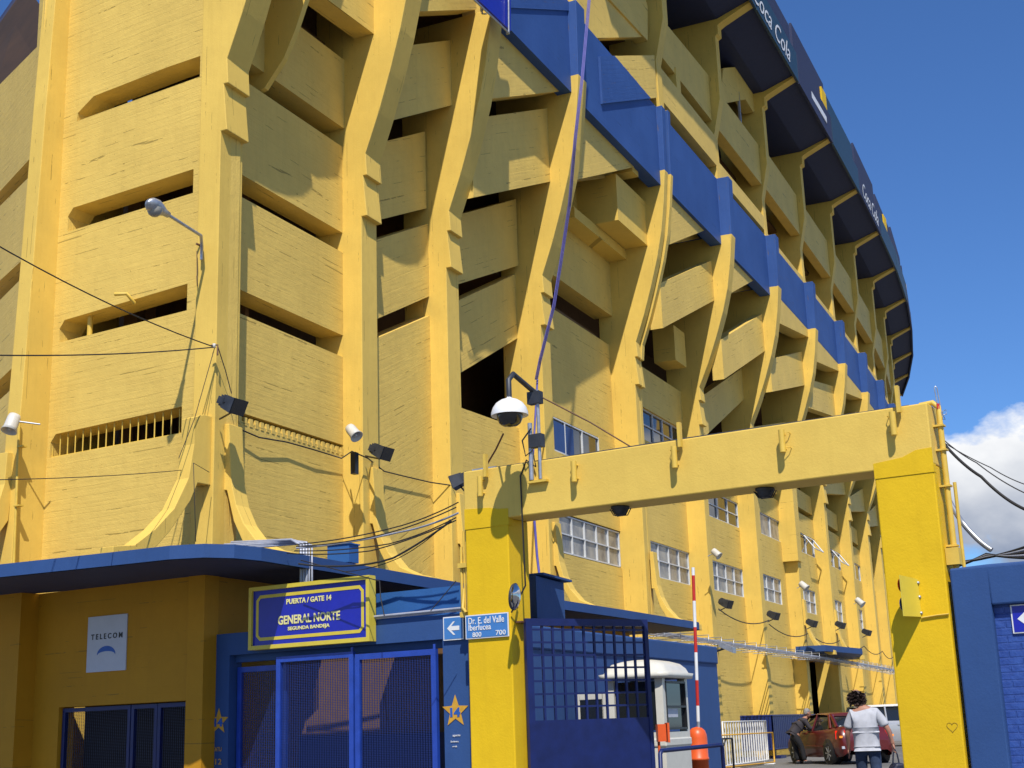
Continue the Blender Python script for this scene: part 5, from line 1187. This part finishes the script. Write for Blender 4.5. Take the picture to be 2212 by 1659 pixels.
def head(parent, c, yaw, pitch=0, hair='hairdark', bald=False, long=False):
    R3 = Matrix.Rotation(yaw, 3, 'Z') @ Matrix.Rotation(pitch, 3, 'X')      # face looks along +y
    def bl(name, mat, pts_, seg=14):
        b = MB(); n_ = len(pts_)
        for z, rx, ry, oy in pts_:
            pass
        rows = []
        for z, rx, ry, oy in pts_: rows.append([c+R3 @ Vector((rx*math.cos(2*math.pi*k2/seg), oy+ry*math.sin(2*math.pi*k2/seg), z)) for k2 in range(seg)])
        for r0, r1 in zip(rows, rows[1:]):
            for q in range(seg): b.face([r0[q], r0[(q+1) % seg], r1[(q+1) % seg], r1[q]], [(0, 0)]*4, True)
        b.face(rows[0][::-1], smooth=True); b.face(rows[-1], smooth=True); return b
    b = bl('head', 'skin', [(-.118, .025, .03, .035), (-.105, .045, .05, .03), (-.07, .062, .078, .015), (-.02, .070, .092, .0), (.03, .074, .098, -.005), (.07, .070, .092, -.01), (.10, .052, .07, -.012), (.118, .022, .03, -.014)])
    nose = [Vector((0, .09, .01)), Vector((0, .118, -.03)), Vector((0, .095, -.04))]
    b.tube([c+R3 @ v_ for v_ in nose], [.01, .016, .01], 6)
    for sx in (-1, 1): b.lathe(c+R3 @ Vector((sx*.073, -.005, -.01)), R3 @ Vector((sx, -.3, 0)), [(.0, -.005), (.024, .0), (.026, .01), (.012, .014), (0, .008)], 10, sy=1.3, xax=R3 @ Vector((0, 1, 0)))
    hd = b.build('head', 'skin', parent, weld=True)
    for sx in (-1, 1): MB().lathe(c+R3 @ Vector((sx*.03, .084, .005)), R3 @ Vector((0, 1, 0)), [(.011, 0), (.008, .006), (0, .008)], 8).build('eye', 'black', hd)
    MB().box(c+R3 @ Vector((0, .093, -.062)), .045, .012, .008, R3 @ Vector((1, 0, 0))).build('mouth', 'red' if False else 'rust', hd)
    if not bald:
        bl('hair', hair, [(-.06, .072, .03, -.075), (-.02, .080, .06, -.05), (.02, .082, .085, -.028), (.06, .080, .098, -.018), (.095, .062, .085, -.018), (.122, .03, .045, -.018), (.13, .01, .01, -.018)]).build('hair', hair, hd, weld=True)
    else:                                # bushy hair round a bald crown
        b = MB(); random.seed(4)
        for q in range(620):
            th = random.uniform(-math.pi*.97, -math.pi*.03) if random.random() < .85 else random.uniform(-math.pi*1.12, math.pi*.12); z = random.uniform(-.10, .085)
            if z > .055 and random.random() < .5: continue
            rr = .078+.028*math.sin((z+.10)/.19*math.pi); p_ = Vector((rr*1.08*math.cos(th), rr*1.2*math.sin(th)-.005, z))
            d = Vector((p_.x*random.uniform(.3, 1.1), p_.y*random.uniform(.3, 1.1), random.uniform(-.05, .02))).normalized(); s_ = d.cross(Vector((random.uniform(-1, 1), random.uniform(-1, 1), random.uniform(-1, 1)))).normalized()*.014
            a0 = p_*.9; a1 = p_+d*random.uniform(.012, .045)+Vector((0, 0, random.uniform(-.03, .01)))
            b.face([c+R3 @ (a0-s_), c+R3 @ (a0+s_), c+R3 @ (a1+s_*.6), c+R3 @ (a1-s_*.6)], [(0, 0)]*4)
        hb = b.build('hair', hair, hd)
        bl('hairbase', hair, [(-.095, .070, .06, -.03), (-.06, .086, .09, -.02), (-.01, .094, .108, -.015), (.04, .092, .106, -.018), (.075, .080, .092, -.022), (.088, .068, .078, -.024), (.084, .04, .05, -.024)]).build('hair', hair, hd, weld=True)
    return hd
def hand(V, E, pre, wrist, d, side, curl=.35, r=.0095):
    d = Vector(d).normalized(); s = Vector(side).normalized(); pn = d.cross(s)
    w0 = Vector(V[wrist][0]); palm = w0+d*.05; V[pre+'p'] = (tuple(palm), (.028, .020)); E.append((wrist, pre+'p'))
    for q, L1 in enumerate((.070, .080, .076, .060)):
        o = palm+s*((q-1.5)*.021)+d*.03; a1 = o+d*L1*.45; a2 = a1+(d*math.cos(curl)+pn*math.sin(curl))*L1*.55
        V[pre+'f%da' % q] = (tuple(o), r*1.05); V[pre+'f%db' % q] = (tuple(a1), r); V[pre+'f%dc' % q] = (tuple(a2), r*.8)
        E += [(pre+'p', pre+'f%da' % q), (pre+'f%da' % q, pre+'f%db' % q), (pre+'f%db' % q, pre+'f%dc' % q)]
    o = w0+d*.03-s*.03; V[pre+'t0'] = (tuple(o), r*1.2); V[pre+'t1'] = (tuple(o+d*.03-s*.022+pn*.01), r); V[pre+'t2'] = (tuple(o+d*.055-s*.026+pn*.02), r*.85)
    E += [(wrist, pre+'t0'), (pre+'t0', pre+'t1'), (pre+'t1', pre+'t2')]
# walking man seen from behind
wp = dep(1872, 1599, 21); WK = thing('person', 'man in a pale grey polo shirt and jeans walking away with a dark bag', 'person', (wp.x, wp.y, GZ))
V = {}; E = []
V['pelvis'] = ((0, 0, .98), (.13, .10)); chain(V, E, 's', 'pelvis', [((0, .0, 1.12), (.13, .10)), ((0, .02, 1.28), (.14, .105)), ((0, .03, 1.40), (.12, .08)), ((-.03, .05, 1.48), .052), ((-.07, .08, 1.54), .05)])
for sx, n_ in ((-1, 'l'), (1, 'r')):
    el = (-.27, .05, 1.10) if sx < 0 else (.32, .0, 1.14); wr = (-.27, .16, .88) if sx < 0 else (.375, .04, .93)
    chain(V, E, n_+'a', 's2', [((sx*.17, .03, 1.385), .062), (el, .042), (wr, .027)])
    hand(V, E, n_+'h', n_+'a2', (0, .1, -1), (0, 1, 0) if sx > 0 else (0, -1, 0), .9 if sx > 0 else .35)
    kn = (sx*.11, .06 if sx < 0 else -.04, .52); an = (sx*.11, .10 if sx < 0 else -.20, .09)
    chain(V, E, n_+'l', 'pelvis', [((sx*.09, 0, .90), (.09, .10)), (kn, .06), (an, .038), ((sx*.12, an[1]+.12, .04), .035), ((sx*.125, an[1]+.19, .035), .028)])
skinned('body', V, E, 'skin', WK)
head(WK, Vector((-.095, .10, 1.60)), R_(8), R_(-14), 'hairdark', True)
V2 = {'pelvis': ((0, -.01, 1.0), (.195, .15)), 'hem': ((0, -.015, .89), (.20, .155))}; E2 = [('pelvis', 'hem')]
chain(V2, E2, 's', 'pelvis', [((0, -.01, 1.09), (.20, .15)), ((0, .0, 1.20), (.20, .15)), ((0, .015, 1.34), (.175, .12)), ((-.015, .03, 1.43), (.10, .075)), ((-.03, .045, 1.475), (.062, .058))])
for sx, n_ in ((-1, 'l'), (1, 'r')):
    a1 = (-.245, .045, 1.20) if sx < 0 else (.275, .01, 1.22)
    chain(V2, E2, n_, 's2', [((sx*.165, .02, 1.375), .088), (a1, .076), ((a1[0]*1.04, a1[1], a1[2]-.045), .078)])
skinned('polo_shirt', V2, E2, 'shirtgrey', WK)
V3 = {'pelvis': ((0, -.015, .93), (.17, .135)), 'waist': ((0, -.01, 1.04), (.16, .125))}; E3 = [('pelvis', 'waist')]
for sx, n_ in ((-1, 'l'), (1, 'r')):
    kn = (sx*.105, .05 if sx < 0 else -.04, .52); an = (sx*.11, .10 if sx < 0 else -.20, .10)
    chain(V3, E3, n_, 'pelvis', [((sx*.085, -.01, .86), (.115, .125)), ((sx*.10, .03 if sx < 0 else -.02, .68), .098), (kn, .080), (an, .065)])
skinned('jeans', V3, E3, 'jeans', WK)
for sx, y_ in ((-1, .16), (1, -.14)): MB().box((sx*.12, y_, .045), .10, .28, .09).build('shoe', 'black', WK, bevel=.03)
for o in WK.children:
    if o.parent_type and not o.matrix_parent_inverse == Matrix.Identity(4): o.matrix_parent_inverse = Matrix.Identity(4)
WK.rotation_euler = (0, 0, R_(-14)); WK.scale = (1.0, 1.0, 1.0)
bgp = WK.location + Matrix.Rotation(R_(-14), 3, 'Z') @ Vector((.39, .05, .85))
BG = thing('shoulder_bag', 'navy bag with a yellow patch hanging from the walking man\'s hand', 'bag', bgp)
bf = Frame(bgp.xy, head=90-8); bf.u = Vector((math.cos(R_(8)), math.sin(R_(8)))); bf.n = Vector((math.sin(R_(8)), -math.cos(R_(8))))
MB().prism(bf, [(-.10, bgp.z-.62), (.11, bgp.z-.62), (.14, bgp.z-.55), (.13, bgp.z-.30), (.08, bgp.z-.20), (-.04, bgp.z-.20), (-.11, bgp.z-.30), (-.13, bgp.z-.5)], .11, -.11).build('bag_body', 'bag', BG, bevel=.035)
MB().tube([bf.P(-.05, 0, bgp.z-.22), bf.P(-.03, 0, bgp.z-.08), bf.P(.0, 0, bgp.z+.0), bf.P(.03, 0, bgp.z-.08), bf.P(.05, 0, bgp.z-.22)], .012, 6).build('strap', 'bag', BG)
MB().prism(bf, [(-.0, bgp.z-.50), (.05, bgp.z-.50), (.05, bgp.z-.36), (-.0, bgp.z-.36)], .118, .112).build('yellow_patch', 'starorange', BG)
# a man bending to the car window
_r = ray(1744, 1648); _t = (GZ+.01-EYE)/_r.z; mp_ = Vector((_r.x*_t*.985-.12, _r.y*_t*.985, GZ))
BM = thing('person', 'man in charcoal shirt and black trousers bending to the red car window', 'person', mp_)
V = {'pelvis': ((-.22, 0, .88), (.12, .10))}; E = []
chain(V, E, 's', 'pelvis', [((-.13, 0, 1.00), .12), ((.02, 0, 1.12), (.13, .11)), ((.12, 0, 1.19), .10), ((.18, 0, 1.27), .05), ((.21, 0, 1.32), .05)])
for sy, n_ in ((-1, 'l'), (1, 'r')):
    chain(V, E, n_+'a', 's2', [((.10, sy*.17, 1.16), .055), ((.20, sy*.22, .95), .042), ((.42, sy*.16, 1.02), .028)])
    hand(V, E, n_+'h', n_+'a2', (1, 0, -.1), (0, 1, 0), .8)
    chain(V, E, n_+'l', 'pelvis', [((-.22, sy*.09, .82), .095), ((-.06 if sy < 0 else -.16, sy*.10, .47), .06), ((.0 if sy < 0 else -.12, sy*.11, .08), .038), ((.14 if sy < 0 else .02, sy*.12, .04), .035)])
skinned('body', V, E, 'skin', BM)
head(BM, Vector((.245, 0, 1.40)), R_(-90), R_(-12), 'hairgrey')
V2 = {'pelvis': ((-.20, 0, .93), (.165, .15)), 'hem': ((-.25, 0, .85), (.165, .15))}; E2 = [('pelvis', 'hem')]
chain(V2, E2, 's', 'pelvis', [((-.10, 0, 1.02), (.17, .16)), ((.02, 0, 1.12), (.18, .16)), ((.12, 0, 1.20), (.13, .1)), ((.165, 0, 1.255), .06)])
for sy, n_ in ((-1, 'l'), (1, 'r')): chain(V2, E2, n_, 's2', [((.10, sy*.16, 1.165), .075), ((.20, sy*.22, .95), .06), ((.38, sy*.17, 1.01), .045)])
skinned('dark_shirt', V2, E2, 'shirtdark', BM)
V3 = {'pelvis': ((-.23, 0, .86), (.15, .14)), 'waist': ((-.18, 0, .94), (.13, .12))}; E3 = [('pelvis', 'waist')]
for sy, n_ in ((-1, 'l'), (1, 'r')): chain(V3, E3, n_, 'pelvis', [((-.22, sy*.085, .76), .12), ((-.06 if sy < 0 else -.16, sy*.10, .47), .085), ((.0 if sy < 0 else -.12, sy*.11, .09), .065)])
skinned('trousers', V3, E3, 'trousers', BM)
for sy, x_ in ((-1, .08), (1, -.04)): MB().box((x_, sy*.115, .045), .28, .10, .09).build('shoe', 'black', BM, bevel=.03)
for o in BM.children: o.matrix_parent_inverse = Matrix.Identity(4)
BM.scale = (1.08, 1.08, 1.08); BM.rotation_euler = (0, 0, R_(12))
# pen marks on the right post
pm = MB(); hx_, hz_ = FP.at(2057, 1570)
pts = []
for q in range(21):
    th = 2*math.pi*q/20; pts.append(FP.P(hx_-.0035*16*math.sin(th)**3*1.0, .0, hz_+.0035*(13*math.cos(th)-5*math.cos(2*th)-2*math.cos(3*th)-math.cos(4*th))))
pm.tube(pts, .0016, 4); pm.build('heart_mark', 'rust', GW)
